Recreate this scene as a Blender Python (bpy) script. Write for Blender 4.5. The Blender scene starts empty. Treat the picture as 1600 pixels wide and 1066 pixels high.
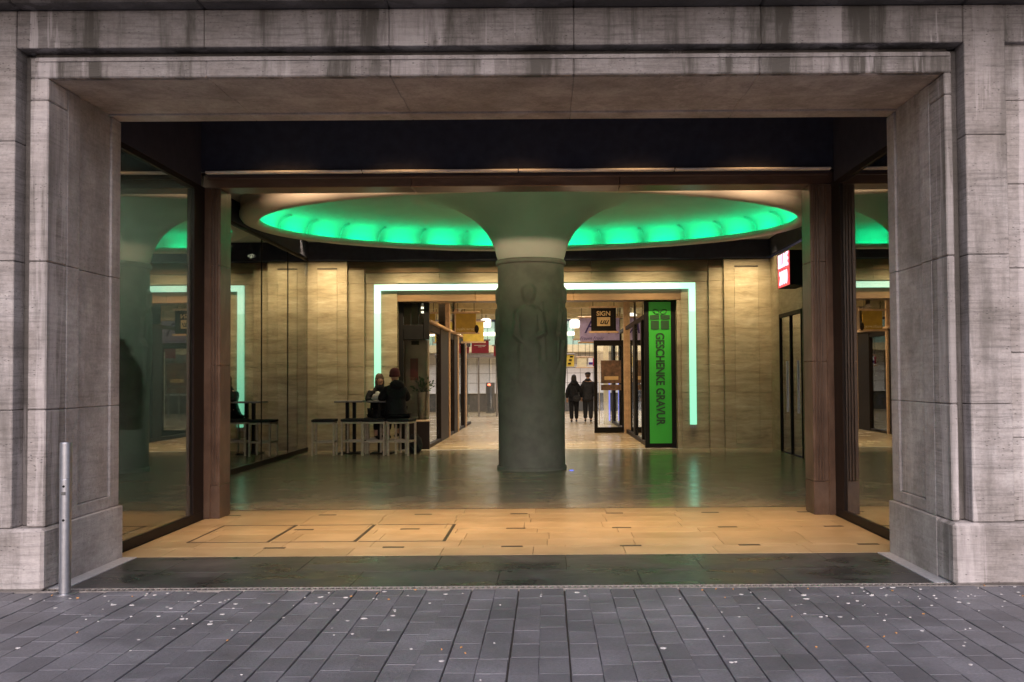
import bpy, math, random
import numpy as np
from mathutils import Vector, Matrix, noise
random.seed(7)
R = math.radians
S = bpy.context.scene
COL = S.collection

# ------------------------------------------------------------------ camera
cam_d = bpy.data.cameras.new('camera')
cam = bpy.data.objects.new('camera', cam_d); COL.objects.link(cam)
cam.matrix_world = Matrix.Translation((0, 0, 1.58)) @ Matrix.Rotation(R(90 + 1.72), 4, 'X') @ Matrix.Rotation(R(-0.38), 4, 'Z')
cam_d.sensor_width = 36.0
cam_d.lens = 1500 / 1600 * 36.0
cam_d.shift_x = -55 / 1600
cam_d.shift_y = 13 / 1600
cam_d.clip_start = 0.1; cam_d.clip_end = 2000
S.camera = cam

# ------------------------------------------------------------------ sky, sun, exposure
SUN_EL, SUN_ROT = R(36), R(180)
world = bpy.data.worlds.new("World"); S.world = world; world.use_nodes = True
wn = world.node_tree; wn.nodes.clear()
sky = wn.nodes.new('ShaderNodeTexSky'); sky.sky_type = 'NISHITA'; sky.sun_disc = False
sky.sun_elevation = SUN_EL; sky.sun_rotation = SUN_ROT; sky.air_density = 1.0; sky.dust_density = 3.0; sky.ozone_density = 1.0
tint = wn.nodes.new('ShaderNodeMix'); tint.data_type = 'RGBA'; tint.blend_type = 'MULTIPLY'; tint.inputs['Factor'].default_value = 1
tint.inputs[7].default_value = (1.0, 0.90, 0.95, 1)
bg = wn.nodes.new('ShaderNodeBackground'); bg.inputs['Strength'].default_value = 0.15
wo = wn.nodes.new('ShaderNodeOutputWorld')
wn.links.new(sky.outputs[0], tint.inputs[6]); wn.links.new(tint.outputs[2], bg.inputs[0]); wn.links.new(bg.outputs[0], wo.inputs[0])
sun_d = bpy.data.lights.new('sun', 'SUN'); sun_d.energy = 1.5; sun_d.angle = R(60); sun_d.color = (1.0, 0.965, 0.965)
sun = bpy.data.objects.new('sun', sun_d); COL.objects.link(sun)
sun.rotation_euler = (R(90) - SUN_EL, 0, 0)          # shines from behind the camera, towards +Y
S.view_settings.view_transform = 'Standard'; S.view_settings.look = 'None'
S.view_settings.exposure = 0.35; S.view_settings.gamma = 1.0; S.view_settings.use_curve_mapping = False
S.render.engine = 'CYCLES'
S.cycles.max_bounces = 8; S.cycles.transparent_max_bounces = 16
S.cycles.sample_clamp_indirect = 4.0

def area(name, loc, energy, color, size=(0.3, 0.3), tgt=None, spread=180, rot=None):
    d = bpy.data.lights.new(name, 'AREA'); d.energy = energy; d.color = color
    d.shape = 'RECTANGLE'; d.size = size[0]; d.size_y = size[1]; d.spread = R(spread)
    o = bpy.data.objects.new(name, d); COL.objects.link(o); o.location = loc
    if tgt is not None:
        o.rotation_euler = (Vector(tgt) - Vector(loc)).to_track_quat('-Z', 'Y').to_euler()
    return o

WARM = (1.0, 0.60, 0.25); YEL = (1.0, 0.72, 0.38); WHT = (1.0, 0.86, 0.68); COOL = (0.86, 0.88, 1.0)

# ------------------------------------------------------------------ materials
def nd(nt, typ, **kw):
    n = nt.nodes.new(typ)
    for k, v in kw.items(): setattr(n, k, v)
    return n
def ramp(nt, fac, stops):
    r = nd(nt, 'ShaderNodeValToRGB')
    e = r.color_ramp.elements
    while len(e) < len(stops): e.new(0.5)
    for i, (p, c) in enumerate(stops):
        e[i].position = p; e[i].color = ((c[0], c[1], c[2], 1) if isinstance(c, (tuple, list)) else (c, c, c, 1))
    nt.links.new(fac, r.inputs[0]); return r.outputs[0]
def coords(nt, scale):
    g = nd(nt, 'ShaderNodeNewGeometry'); m = nd(nt, 'ShaderNodeMapping')
    m.inputs['Scale'].default_value = scale
    nt.links.new(g.outputs['Position'], m.inputs[0]); return m.outputs[0]
def tnoise(nt, scale, sc=1.0, detail=4, rough=0.55, dist=0.0):
    n = nd(nt, 'ShaderNodeTexNoise'); n.inputs['Scale'].default_value = sc; n.inputs['Detail'].default_value = detail
    n.inputs['Roughness'].default_value = rough; n.inputs['Distortion'].default_value = dist
    nt.links.new(coords(nt, scale), n.inputs['Vector']); return n.outputs['Fac']
def mixc(nt, fac, a, b, blend='MIX'):
    m = nd(nt, 'ShaderNodeMix', data_type='RGBA', blend_type=blend)
    for sock, v in ((m.inputs[0], fac), (m.inputs[6], a), (m.inputs[7], b)):
        if hasattr(v, 'links') or isinstance(v, bpy.types.NodeSocket): nt.links.new(v, sock)
        elif isinstance(v, (tuple, list)): sock.default_value = (v[0], v[1], v[2], 1)
        elif sock.type == 'RGBA': sock.default_value = (v, v, v, 1)
        else: sock.default_value = v
    return m.outputs[2]
def mth(nt, op, a, b=0.0):
    m = nd(nt, 'ShaderNodeMath', operation=op)
    for sock, v in ((m.inputs[0], a), (m.inputs[1], b)):
        if isinstance(v, bpy.types.NodeSocket): nt.links.new(v, sock)
        else: sock.default_value = v
    return m.outputs[0]
def rnd(nt):
    g = nd(nt, 'ShaderNodeNewGeometry'); o = nd(nt, 'ShaderNodeObjectInfo')
    return mth(nt, 'FRACT', mth(nt, 'ADD', g.outputs['Random Per Island'], o.outputs['Random']))
def base(name):
    m = bpy.data.materials.new(name); m.use_nodes = True; nt = m.node_tree
    return m, nt, nt.nodes['Principled BSDF']
def bump(nt, p, h, strength=0.3, dist=0.01):
    b = nd(nt, 'ShaderNodeBump'); b.inputs['Strength'].default_value = strength; b.inputs['Distance'].default_value = dist
    nt.links.new(h, b.inputs['Height']); nt.links.new(b.outputs[0], p.inputs['Normal'])
def gray(v): return (v, v, v)

def simple(name, col, rough=0.5, metal=0.0, var=0.15, sc=8.0, bmp=0.0, alpha=None):
    m, nt, p = base(name)
    n = tnoise(nt, (1, 1, 1), sc)
    lo = tuple(c * (1 - var) for c in col); hi = tuple(min(1, c * (1 + var)) for c in col)
    nt.links.new(ramp(nt, n, [(0.3, lo), (0.7, hi)]), p.inputs['Base Color'])
    p.inputs['Roughness'].default_value = rough; p.inputs['Metallic'].default_value = metal
    if bmp: bump(nt, p, tnoise(nt, (1, 1, 1), sc * 6), bmp, 0.004)
    return m
def emit(name, col, strength):
    m, nt, p = base(name)
    p.inputs['Base Color'].default_value = (0.5, 0.5, 0.5, 1); p.inputs['Roughness'].default_value = 0.5
    p.inputs['Emission Color'].default_value = (*col, 1); p.inputs['Emission Strength'].default_value = strength
    return m
def glass(name, refl, tintc=(0.85, 0.9, 0.88), rough=0.0):
    m = bpy.data.materials.new(name); m.use_nodes = True; nt = m.node_tree; nt.nodes.clear()
    o = nd(nt, 'ShaderNodeOutputMaterial'); mx = nd(nt, 'ShaderNodeMixShader'); t = nd(nt, 'ShaderNodeBsdfTransparent'); g = nd(nt, 'ShaderNodeBsdfGlossy')
    t.inputs[0].default_value = (*tintc, 1); g.inputs['Roughness'].default_value = rough; g.inputs[0].default_value = (0.95, 0.97, 0.95, 1)
    f = nd(nt, 'ShaderNodeFresnel'); f.inputs[0].default_value = 1.5
    fac = mth(nt, 'MINIMUM', mth(nt, 'ADD', f.outputs[0], refl), 0.95)
    nt.links.new(fac, mx.inputs[0]); nt.links.new(t.outputs[0], mx.inputs[1]); nt.links.new(g.outputs[0], mx.inputs[2]); nt.links.new(mx.outputs[0], o.inputs[0])
    return m

def m_facade(name, k=1.0, streak=1.0, smooth=0.0):
    """weathered shell limestone: patchy tone, rain streaks, pale washed patches, pits, fine horizontal tooling"""
    m, nt, p = base(name)
    n1 = tnoise(nt, (1, 1, 1.3), 1.7, 7, 0.62)
    n2 = tnoise(nt, (2.2, 2.2, 7), 2.6, 7, 0.7, 0.3)
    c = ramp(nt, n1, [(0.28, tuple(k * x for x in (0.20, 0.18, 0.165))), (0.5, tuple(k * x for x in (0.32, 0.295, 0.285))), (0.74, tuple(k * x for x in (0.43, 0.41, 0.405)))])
    c = mixc(nt, 0.6, c, ramp(nt, n2, [(0.3, 0.62), (0.6, 1.0)]), 'MULTIPLY')
    c = mixc(nt, mth(nt, 'MULTIPLY', rnd(nt), 0.35), c, tuple(k * x for x in (0.20, 0.18, 0.172)))
    lines = tnoise(nt, (2.5, 2.5, 46), 1.0, 4, 0.75)
    c = mixc(nt, 0.75 - 0.45 * smooth, c, ramp(nt, lines, [(0.36, 0.55), (0.5, 0.92), (0.66, 1.0)]), 'MULTIPLY')
    c = mixc(nt, 0.5, c, ramp(nt, tnoise(nt, (1, 1, 1), 30, 3, 0.8), [(0.35, 0.65), (0.6, 1.0)]), 'MULTIPLY')
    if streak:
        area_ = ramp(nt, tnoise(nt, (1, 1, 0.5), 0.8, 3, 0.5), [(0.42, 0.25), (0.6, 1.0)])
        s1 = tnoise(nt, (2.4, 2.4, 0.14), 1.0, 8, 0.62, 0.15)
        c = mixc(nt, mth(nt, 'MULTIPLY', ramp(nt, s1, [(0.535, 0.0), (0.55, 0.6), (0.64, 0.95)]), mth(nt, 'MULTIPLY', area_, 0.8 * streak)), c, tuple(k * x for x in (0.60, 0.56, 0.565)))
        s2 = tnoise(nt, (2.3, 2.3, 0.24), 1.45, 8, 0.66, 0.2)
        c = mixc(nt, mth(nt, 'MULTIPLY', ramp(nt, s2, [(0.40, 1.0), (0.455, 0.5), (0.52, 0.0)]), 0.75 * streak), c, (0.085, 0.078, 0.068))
    v = nd(nt, 'ShaderNodeTexVoronoi'); v.inputs['Scale'].default_value = 24; nt.links.new(coords(nt, (1, 1, 2.4)), v.inputs['Vector'])
    pit = mth(nt, 'MULTIPLY', ramp(nt, v.outputs['Distance'], [(0.10, 1.0), (0.24, 0.0)]), ramp(nt, tnoise(nt, (1, 1, 1.6), 2.6, 6, 0.75), [(0.49, 0.0), (0.55, 1.0)]))
    c = mixc(nt, mth(nt, 'MULTIPLY', pit, 0.8 if not smooth else 0.35), c, (0.07, 0.063, 0.06))
    c = mixc(nt, ramp(nt, tnoise(nt, (1, 1, 1), 6, 7, 0.75), [(0.60, 0.0), (0.70, 0.35)]), c, (0.10, 0.09, 0.085))
    nt.links.new(c, p.inputs['Base Color']); p.inputs['Roughness'].default_value = 0.85
    tool = mth(nt, 'MULTIPLY', tnoise(nt, (7, 7, 70), 1.6, 4, 0.65), mth(nt, 'MULTIPLY', n1, 0.9 - 0.6 * smooth))
    bump(nt, p, mth(nt, 'ADD', mth(nt, 'SUBTRACT', tool, mth(nt, 'MULTIPLY', pit, 0.8)), mth(nt, 'MULTIPLY', n2, 0.7)), 0.55, 0.010)
    return m
def m_travertine(name, cols, rough=0.4, vein=(0.7, 0.7, 4.2), pits=True):
    m, nt, p = base(name)
    n = tnoise(nt, vein, 1.6, 7, 0.68, 0.5)
    c = ramp(nt, n, [(0.28, cols[0]), (0.48, cols[1]), (0.72, cols[2])])
    f = tnoise(nt, tuple(x * 5 for x in vein), 1.3, 4, 0.7)
    c = mixc(nt, 0.5, c, ramp(nt, f, [(0.3, 0.62), (0.62, 1.0)]), 'MULTIPLY')
    c = mixc(nt, 0.6, c, ramp(nt, tnoise(nt, (1, 1, 1.5), 2.2, 7, 0.7, 0.6), [(0.32, 0.6), (0.62, 1.0)]), 'MULTIPLY')
    c = mixc(nt, mth(nt, 'MULTIPLY', rnd(nt), 0.45), c, cols[0])
    nt.links.new(c, p.inputs['Base Color']); p.inputs['Roughness'].default_value = rough
    bump(nt, p, f, 0.15, 0.004)
    return m
def m_floor(name, c0, c1, rough, seed=0.0, stain=None, vary=0.3, rvar=0.08):
    m, nt, p = base(name)
    n = tnoise(nt, (1, 1, 1), 3.0 + seed, 6, 0.6)
    c = ramp(nt, n, [(0.3, c0), (0.7, c1)])
    c = mixc(nt, mth(nt, 'MULTIPLY', rnd(nt), vary), c, tuple(x * 0.72 for x in c0))
    r = ramp(nt, tnoise(nt, (1, 1, 1), 1.4, 5, 0.6), [(0.3, rough - rvar), (0.7, rough + rvar)])
    if stain:
        s = tnoise(nt, (0.8, 1.6, 1), 1.5, 7, 0.65, 0.4)
        k = ramp(nt, s, [(0.42, 1.0), (0.58, 0.0)])
        c = mixc(nt, k, c, stain); r = mixc(nt, k, r, 0.27)
    c = mixc(nt, 0.7, c, ramp(nt, tnoise(nt, (1, 1.5, 1), 0.9, 7, 0.7, 0.3), [(0.35, 0.72), (0.6, 1.0)]), 'MULTIPLY')
    nt.links.new(c, p.inputs['Base Color'])
    nt.links.new(r, p.inputs['Roughness'])
    bump(nt, p, tnoise(nt, (1, 1, 1), 35, 4, 0.6), 0.12, 0.003)
    return m
def m_paving():
    m, nt, p = base('basalt_paving')
    g = tnoise(nt, (1, 1, 1), 55, 4, 0.8); n = tnoise(nt, (1, 1, 1), 2.6, 6, 0.6)
    c = ramp(nt, n, [(0.3, (0.15, 0.15, 0.168)), (0.7, (0.235, 0.234, 0.26))])
    c = mixc(nt, 0.7, c, ramp(nt, g, [(0.36, 0.5), (0.62, 1.0)]), 'MULTIPLY')
    r = rnd(nt)
    c = mixc(nt, ramp(nt, r, [(0.0, 0.6), (0.35, 0.2), (0.8, 0.0)]), c, (0.085, 0.085, 0.095))
    c = mixc(nt, 0.8, c, ramp(nt, tnoise(nt, (1, 1, 1), 0.9, 7, 0.7, 0.4), [(0.38, 0.68), (0.58, 1.0)]), 'MULTIPLY')
    c = mixc(nt, ramp(nt, tnoise(nt, (1, 1, 1), 14, 5, 0.7), [(0.62, 0.0), (0.72, 0.3)]), c, (0.24, 0.23, 0.23))
    nt.links.new(c, p.inputs['Base Color'])
    nt.links.new(ramp(nt, n, [(0.3, 0.42), (0.7, 0.62)]), p.inputs['Roughness'])
    bump(nt, p, mth(nt, 'ADD', g, mth(nt, 'MULTIPLY', tnoise(nt, (1, 1, 1), 18), 1.5)), 0.45, 0.006)
    return m

M = {}
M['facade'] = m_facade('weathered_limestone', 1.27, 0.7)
M['cornice'] = m_facade('dark_limestone', 0.42)  # much darker tone of the same stone, for cornice and groove backs
M['reveal'] = m_facade('sheltered_limestone', 1.3, 0.25, 1.0)
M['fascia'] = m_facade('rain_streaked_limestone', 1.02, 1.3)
M['joint'] = simple('stone_joint', (0.06, 0.055, 0.05), 0.9)
M['trav'] = m_travertine('travertine', ((0.22, 0.17, 0.10), (0.38, 0.31, 0.20), (0.54, 0.46, 0.33)))
M['brown'] = m_travertine('brown_marble', ((0.06, 0.031, 0.022), (0.115, 0.066, 0.046), (0.19, 0.12, 0.088)), 0.3, (0.8, 0.8, 4.5))
M['brown_v'] = m_travertine('brown_marble_pier', ((0.062, 0.034, 0.022), (0.115, 0.070, 0.047), (0.18, 0.122, 0.088)), 0.35, (2.5, 2.5, 1.2))
M['brown_band'] = m_travertine('brown_stone_band', ((0.14, 0.075, 0.03), (0.24, 0.14, 0.065), (0.33, 0.21, 0.11)), 0.35, (0.6, 0.6, 6))
M['vest_floor'] = m_floor('beige_floor_stone', (0.36, 0.27, 0.15), (0.47, 0.36, 0.22), 0.34, 0, None, 0.5, 0.025)
M['hall_floor'] = m_floor('polished_floor_stone_dimmed', (0.25, 0.215, 0.15), (0.34, 0.295, 0.215), 0.22, 0.5, None, 0.35, 0.05)  # beige floor stone with the dim hall light put into its colour
M['corr_floor'] = m_floor('corridor_floor_stone', (0.42, 0.33, 0.21), (0.50, 0.41, 0.28), 0.26, 0, None, 0.12, 0.03)
M['strip_floor'] = m_floor('dark_threshold_slate', (0.050, 0.048, 0.050), (0.08, 0.077, 0.078), 0.42, 0.7, (0.030, 0.031, 0.030))
M['inlay'] = simple('dark_inlay', (0.035, 0.028, 0.022), 0.45)
M['kerb'] = simple('pale_granite', (0.34, 0.35, 0.38), 0.5, 0, 0.15, 30, 0.2)
M['paving'] = m_paving()
M['street'] = simple('street_asphalt', (0.06, 0.06, 0.062), 0.8, 0, 0.2, 20, 0.3)
M['gum'] = simple('trodden_gum', (0.60, 0.59, 0.58), 0.8, 0, 0.35, 25)
M['butt'] = simple('cigarette_butt', (0.55, 0.27, 0.09), 0.8, 0, 0.3, 40)
M['navy'] = simple('dark_navy_panel', (0.045, 0.046, 0.066), 0.5)
M['black'] = simple('black_paint', (0.007, 0.006, 0.006), 0.55)
M['blackframe'] = simple('dark_bronze_frame', (0.014, 0.009, 0.008), 0.5, 0.0)
M['steel'] = simple('brushed_steel', (0.42, 0.43, 0.46), 0.36, 0.9, 0.1, 30, 0.05)
M['galv'] = simple('galvanised_steel', (0.30, 0.28, 0.27), 0.5, 0.6, 0.3, 20)
M['plaster'] = simple('ceiling_plaster', (0.44, 0.45, 0.41), 0.8, 0, 0.06, 2, 0.05)
M['ringwhite'] = simple('cream_ring_plaster', (0.68, 0.60, 0.48), 0.55, 0, 0.06, 2)
M['drum'] = simple('grey_green_column_stone', (0.135, 0.145, 0.12), 0.75, 0, 0.2, 4, 0.3)
M['glass'] = glass('shop_glass', 0.33)
M['glass_left'] = glass('display_glass', 0.20)
M['glass_hall'] = glass('hall_shop_glass', 0.28)
M['glass_clear'] = glass('clear_glass', 0.06, (0.93, 0.95, 0.94))
M['shop_wall'] = simple('dim_shop_wall', (0.22, 0.24, 0.22), 0.8)
M['dark_room'] = simple('dark_shop_interior', (0.035, 0.033, 0.030), 0.8)
M['green_tube'] = emit('green_light_tube', (0.0, 1.0, 0.37), 17.0)
M['strip'] = emit('mint_light_line', (0.36, 1.0, 0.74), 0.85)
M['strip_low'] = emit('mint_light_line_lower', (0.22, 1.0, 0.64), 0.68)
M['lamp'] = emit('white_lamp', (1.0, 0.88, 0.66), 3.0)
M['lamp_dim'] = emit('dim_lamp', (1.0, 0.9, 0.75), 1.6)
M['rail'] = simple('pale_metal_rail', (0.80, 0.76, 0.74), 0.5, 0.3)
M['cloth'] = simple('black_cloth', (0.014, 0.014, 0.017), 0.85, 0, 0.4, 30, 0.3)
M['cloth2'] = simple('charcoal_cloth', (0.028, 0.028, 0.032), 0.85, 0, 0.4, 30, 0.3)
M['coat'] = simple('dark_blue_coat_cloth', (0.012, 0.022, 0.030), 0.8, 0, 0.4, 30, 0.3)
M['skin'] = simple('skin', (0.42, 0.24, 0.16), 0.55)
M['hair'] = simple('brown_hair', (0.09, 0.05, 0.03), 0.6, 0, 0.4, 60, 0.3)
M['hair_dark'] = simple('dark_hair', (0.02, 0.015, 0.013), 0.6, 0, 0.4, 60, 0.3)
M['beanie'] = simple('dark_red_wool', (0.075, 0.012, 0.018), 0.9, 0, 0.3, 60, 0.4)
M['bag'] = simple('white_plastic_bag', (0.62, 0.60, 0.56), 0.5, 0, 0.1, 10)
M['pinewood'] = simple('pale_grey_wood', (0.46, 0.39, 0.31), 0.6, 0, 0.2, 20, 0.1)
M['wood'] = simple('light_wood_edge', (0.52, 0.35, 0.22), 0.5, 0, 0.2, 12)
M['orange'] = simple('orange_plastic', (0.7, 0.16, 0.03), 0.5)
M['leaf'] = simple('dark_leaf', (0.035, 0.07, 0.03), 0.5, 0, 0.4, 20)
M['pot'] = simple('pale_pot', (0.32, 0.26, 0.2), 0.6)
M['ban_green'] = simple('banner_green', (0.025, 0.30, 0.020), 0.5, 0, 0.08, 2)
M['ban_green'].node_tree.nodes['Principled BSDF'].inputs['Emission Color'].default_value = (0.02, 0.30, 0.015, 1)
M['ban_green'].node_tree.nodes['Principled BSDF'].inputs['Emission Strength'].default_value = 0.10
M['ban_ink'] = simple('banner_ink', (0.012, 0.05, 0.012), 0.5)
M['tan'] = simple('sign_tan', (0.50, 0.36, 0.19), 0.5)
M['purple'] = simple('sign_purple', (0.42, 0.36, 0.70), 0.5)
M['purple_ink'] = simple('sign_purple_ink', (0.04, 0.02, 0.20), 0.5)
M['mustard'] = simple('sign_mustard', (0.38, 0.24, 0.02), 0.5)
M['yellow'] = simple('sign_yellow', (0.62, 0.44, 0.06), 0.5)
M['cream'] = simple('sign_cream', (0.62, 0.53, 0.33), 0.5)
M['red'] = simple('sign_red', (0.34, 0.02, 0.05), 0.5)
M['white'] = simple('white_paint', (0.75, 0.74, 0.74), 0.5, 0, 0.05)
M['tile_white'] = simple('white_wall_tile', (0.74, 0.72, 0.74), 0.3, 0, 0.05)
M['teal'] = simple('pale_teal_panel', (0.33, 0.50, 0.46), 0.4)
M['blue'] = emit('blue_lamp_line', (0.05, 0.12, 1.0), 0.9)
M['red_lamp'] = emit('red_lamp', (1.0, 0.10, 0.03), 5.0)
M['yellow_lamp'] = emit('yellow_lamp_line', (0.85, 0.9, 0.08), 0.9)
M['sign_white'] = emit('lit_sign_letters', (0.95, 0.82, 1.0), 1.2)
M['sign_red'] = emit('lit_sign_red', (0.9, 0.03, 0.06), 0.9)
M['poster_brown'] = simple('brown_poster', (0.10, 0.055, 0.035), 0.5, 0, 0.7, 9)
M['poster_tan'] = simple('tan_poster', (0.34, 0.26, 0.19), 0.5, 0, 0.3, 2)
M['poster_red'] = simple('red_poster', (0.18, 0.03, 0.02), 0.5, 0, 0.4, 5)
M['counter'] = simple('brushed_counter_front', (0.12, 0.12, 0.12), 0.4, 0.4)

for n_ in ('black', 'blackframe', 'navy', 'cloth', 'cloth2', 'coat'): M[n_].node_tree.nodes['Principled BSDF'].inputs['Specular IOR Level'].default_value = 0.15
# ------------------------------------------------------------------ mesh helpers
class MB:
    def __init__(s): s.v = []; s.f = []; s.smooth = False
    def add(s, vs, fs):
        b = len(s.v); s.v += [tuple(v) for v in vs]; s.f += [tuple(b + i for i in f) for f in fs]; return s
    def box(s, x0, x1, y0, y1, z0, z1, ch=0.0):
        if ch <= 0:
            vs = [(x, y, z) for z in (z0, z1) for y in (y0, y1) for x in (x0, x1)]
            return s.add(vs, [(0, 2, 3, 1), (4, 5, 7, 6), (0, 1, 5, 4), (2, 6, 7, 3), (0, 4, 6, 2), (1, 3, 7, 5)])
        lo = (x0, y0, z0); hi = (x1, y1, z1); c = min(ch, *(0.45 * (hi[i] - lo[i]) for i in range(3)))
        vs = []; idx = {}
        for sx in (0, 1):
            for sy in (0, 1):
                for sz in (0, 1):
                    for ax in range(3):
                        sg = (sx, sy, sz); p = []
                        for i in range(3):
                            e = hi[i] if sg[i] else lo[i]
                            if i != ax: e += -c if sg[i] else c
                            p.append(e)
                        idx[(sx, sy, sz, ax)] = len(vs); vs.append(tuple(p))
        fs = []
        for ax in range(3):
            o = [i for i in range(3) if i != ax]
            for sg in (0, 1):
                q = []
                for (a, b) in ((0, 0), (1, 0), (1, 1), (0, 1)):
                    k = [0, 0, 0]; k[ax] = sg; k[o[0]] = a; k[o[1]] = b; q.append(idx[(*k, ax)])
                fs.append(q)
            for a in (0, 1):
                for b in (0, 1):
                    q = []
                    for (t, w) in ((0, o[0]), (1, o[0]), (1, o[1]), (0, o[1])):
                        k = [0, 0, 0]; k[ax] = t; k[o[0]] = a; k[o[1]] = b; q.append(idx[(*k, w)])
                    fs.append(q)
        for sx in (0, 1):
            for sy in (0, 1):
                for sz in (0, 1): fs.append([idx[(sx, sy, sz, a)] for a in range(3)])
        # orient outwards
        cx = Vector([(lo[i] + hi[i]) / 2 for i in range(3)]); out = []
        for f in fs:
            P = [Vector(vs[i]) for i in f]; n = (P[1] - P[0]).cross(P[2] - P[0])
            if n.dot(sum(P, Vector()) / len(P) - cx) < 0: f = f[::-1]
            out.append(f)
        return s.add(vs, out)
    def cyl(s, p0, p1, r0, r1=None, n=12, cap=True):
        r1 = r0 if r1 is None else r1; p0 = Vector(p0); p1 = Vector(p1)
        d = (p1 - p0).normalized(); a = d.orthogonal().normalized(); b = d.cross(a)
        vs = []
        for p, r in ((p0, r0), (p1, r1)):
            for i in range(n):
                t = 2 * math.pi * i / n; vs.append(p + r * (math.cos(t) * a + math.sin(t) * b))
        fs = [(i, (i + 1) % n, n + (i + 1) % n, n + i) for i in range(n)]
        if cap: fs += [tuple(range(n))[::-1], tuple(range(n, 2 * n))]
        return s.add(vs, fs)
    def lathe(s, c, prof, n=24, sx=1.0, sy=1.0):
        vs = []
        for r, z in prof:
            for i in range(n):
                t = 2 * math.pi * i / n; vs.append((c[0] + r * sx * math.cos(t), c[1] + r * sy * math.sin(t), c[2] + z))
        fs = []
        for k in range(len(prof) - 1):
            for i in range(n): fs.append((k * n + i, k * n + (i + 1) % n, (k + 1) * n + (i + 1) % n, (k + 1) * n + i))
        return s.add(vs, fs)
    def ball(s, c, r, n=12, m=8, jit=0.0, seed=0.0):
        r = r if isinstance(r, (tuple, list)) else (r, r, r); vs = []; fs = []
        for j in range(m + 1):
            ph = math.pi * j / m
            for i in range(n):
                t = 2 * math.pi * i / n; d = Vector((math.sin(ph) * math.cos(t), math.sin(ph) * math.sin(t), math.cos(ph)))
                k = 1 + jit * noise.noise(d * 2.3 + Vector((seed, seed * 2, 0)))
                vs.append((c[0] + r[0] * d.x * k, c[1] + r[1] * d.y * k, c[2] + r[2] * d.z * k))
        for j in range(m):
            for i in range(n): fs.append((j * n + i, (j + 1) * n + i, (j + 1) * n + (i + 1) % n, j * n + (i + 1) % n))
        return s.add(vs, fs)
    def prism(s, pts, y0, y1, axis='y'):
        n = len(pts)
        if axis == 'y': vs = [(a, y0, b) for a, b in pts] + [(a, y1, b) for a, b in pts]
        elif axis == 'x': vs = [(y0, a, b) for a, b in pts] + [(y1, a, b) for a, b in pts]
        else: vs = [(a, b, y0) for a, b in pts] + [(a, b, y1) for a, b in pts]
        fs = [tuple(range(n)), tuple(range(n, 2 * n))[::-1]] + [(i, n + i, n + (i + 1) % n, (i + 1) % n) for i in range(n)]
        return s.add(vs, fs)
    def build(s, name, mat, parent=None, local=False, smooth=False, sub=0):
        xs = np.array(s.v); c = (xs.min(0) + xs.max(0)) / 2
        me = bpy.data.meshes.new(name); me.from_pydata([tuple(v) for v in (xs - c)], [], s.f)
        me.materials.append(mat)
        import bmesh
        bm = bmesh.new(); bm.from_mesh(me); bmesh.ops.recalc_face_normals(bm, faces=bm.faces); bm.to_mesh(me); bm.free()
        if smooth: me.shade_smooth()
        o = bpy.data.objects.new(name, me); COL.objects.link(o)
        o.location = c
        if parent is not None:
            o.parent = parent
            if not local: o.location = Vector(c) - world_loc(parent)
        if sub:
            md = o.modifiers.new('sub', 'SUBSURF'); md.levels = sub; md.render_levels = sub
        return o
def world_loc(o):
    l = Vector(o.location)
    while o.parent is not None: o = o.parent; l += Vector(o.location)
    return l
def tag(o, label=None, cat=None, group=None, kind=None):
    if label: o['label'] = label
    if cat: o['category'] = cat
    if group: o['group'] = group
    if kind: o['kind'] = kind
    return o
def empty(name, loc, label=None, cat=None, group=None, rz=0.0, kind=None):
    o = bpy.data.objects.new(name, None); COL.objects.link(o); o.location = loc; o.rotation_euler = (0, 0, rz); o.empty_display_size = 0.2
    return tag(o, label, cat, group, kind)
_cache = {}
def block(name, x0, x1, y0, y1, z0, z1, mat, parent=None, ch=0.004, rot=None):
    """a chamfered block; alike blocks share mesh data"""
    key = (round(x1 - x0, 3), round(y1 - y0, 3), round(z1 - z0, 3), mat.name, ch)
    if key not in _cache:
        o = MB().box(-(x1 - x0) / 2, (x1 - x0) / 2, -(y1 - y0) / 2, (y1 - y0) / 2, -(z1 - z0) / 2, (z1 - z0) / 2, ch).build(name, mat)
        _cache[key] = o.data
    else:
        o = bpy.data.objects.new(name, _cache[key]); COL.objects.link(o)
    c = Vector(((x0 + x1) / 2, (y0 + y1) / 2, (z0 + z1) / 2)); o.location = c
    if parent is not None: o.parent = parent; o.location = c - world_loc(parent)
    if rot: o.rotation_euler = rot
    return o
def copy_tree(o, parent=None):
    c = o.copy(); COL.objects.link(c)
    if parent is not None: c.parent = parent
    for ch in list(o.children): copy_tree(ch, c)
    return c
def text(name, s, loc, size, mat, parent, rot=(R(90), 0, 0), ext=0.003, shear=0.0, align='CENTER', sx=1.0, offs=0.0):
    cu = bpy.data.curves.new(name, 'FONT'); cu.body = s; cu.size = size; cu.extrude = ext; cu.align_x = align; cu.align_y = 'CENTER'; cu.shear = shear; cu.offset = offs
    cu.resolution_u = 4
    t = bpy.data.objects.new(name, cu); COL.objects.link(t)
    dg = bpy.context.evaluated_depsgraph_get(); dg.update()
    me = bpy.data.meshes.new_from_object(t.evaluated_get(dg)); bpy.data.objects.remove(t); bpy.data.curves.remove(cu)
    me.materials.clear(); me.materials.append(mat)
    o = bpy.data.objects.new(name, me); COL.objects.link(o)
    o.parent = parent; o.location = Vector(loc) - world_loc(parent); o.rotation_euler = rot; o.scale = (sx, 1, 1)
    return o
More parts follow.
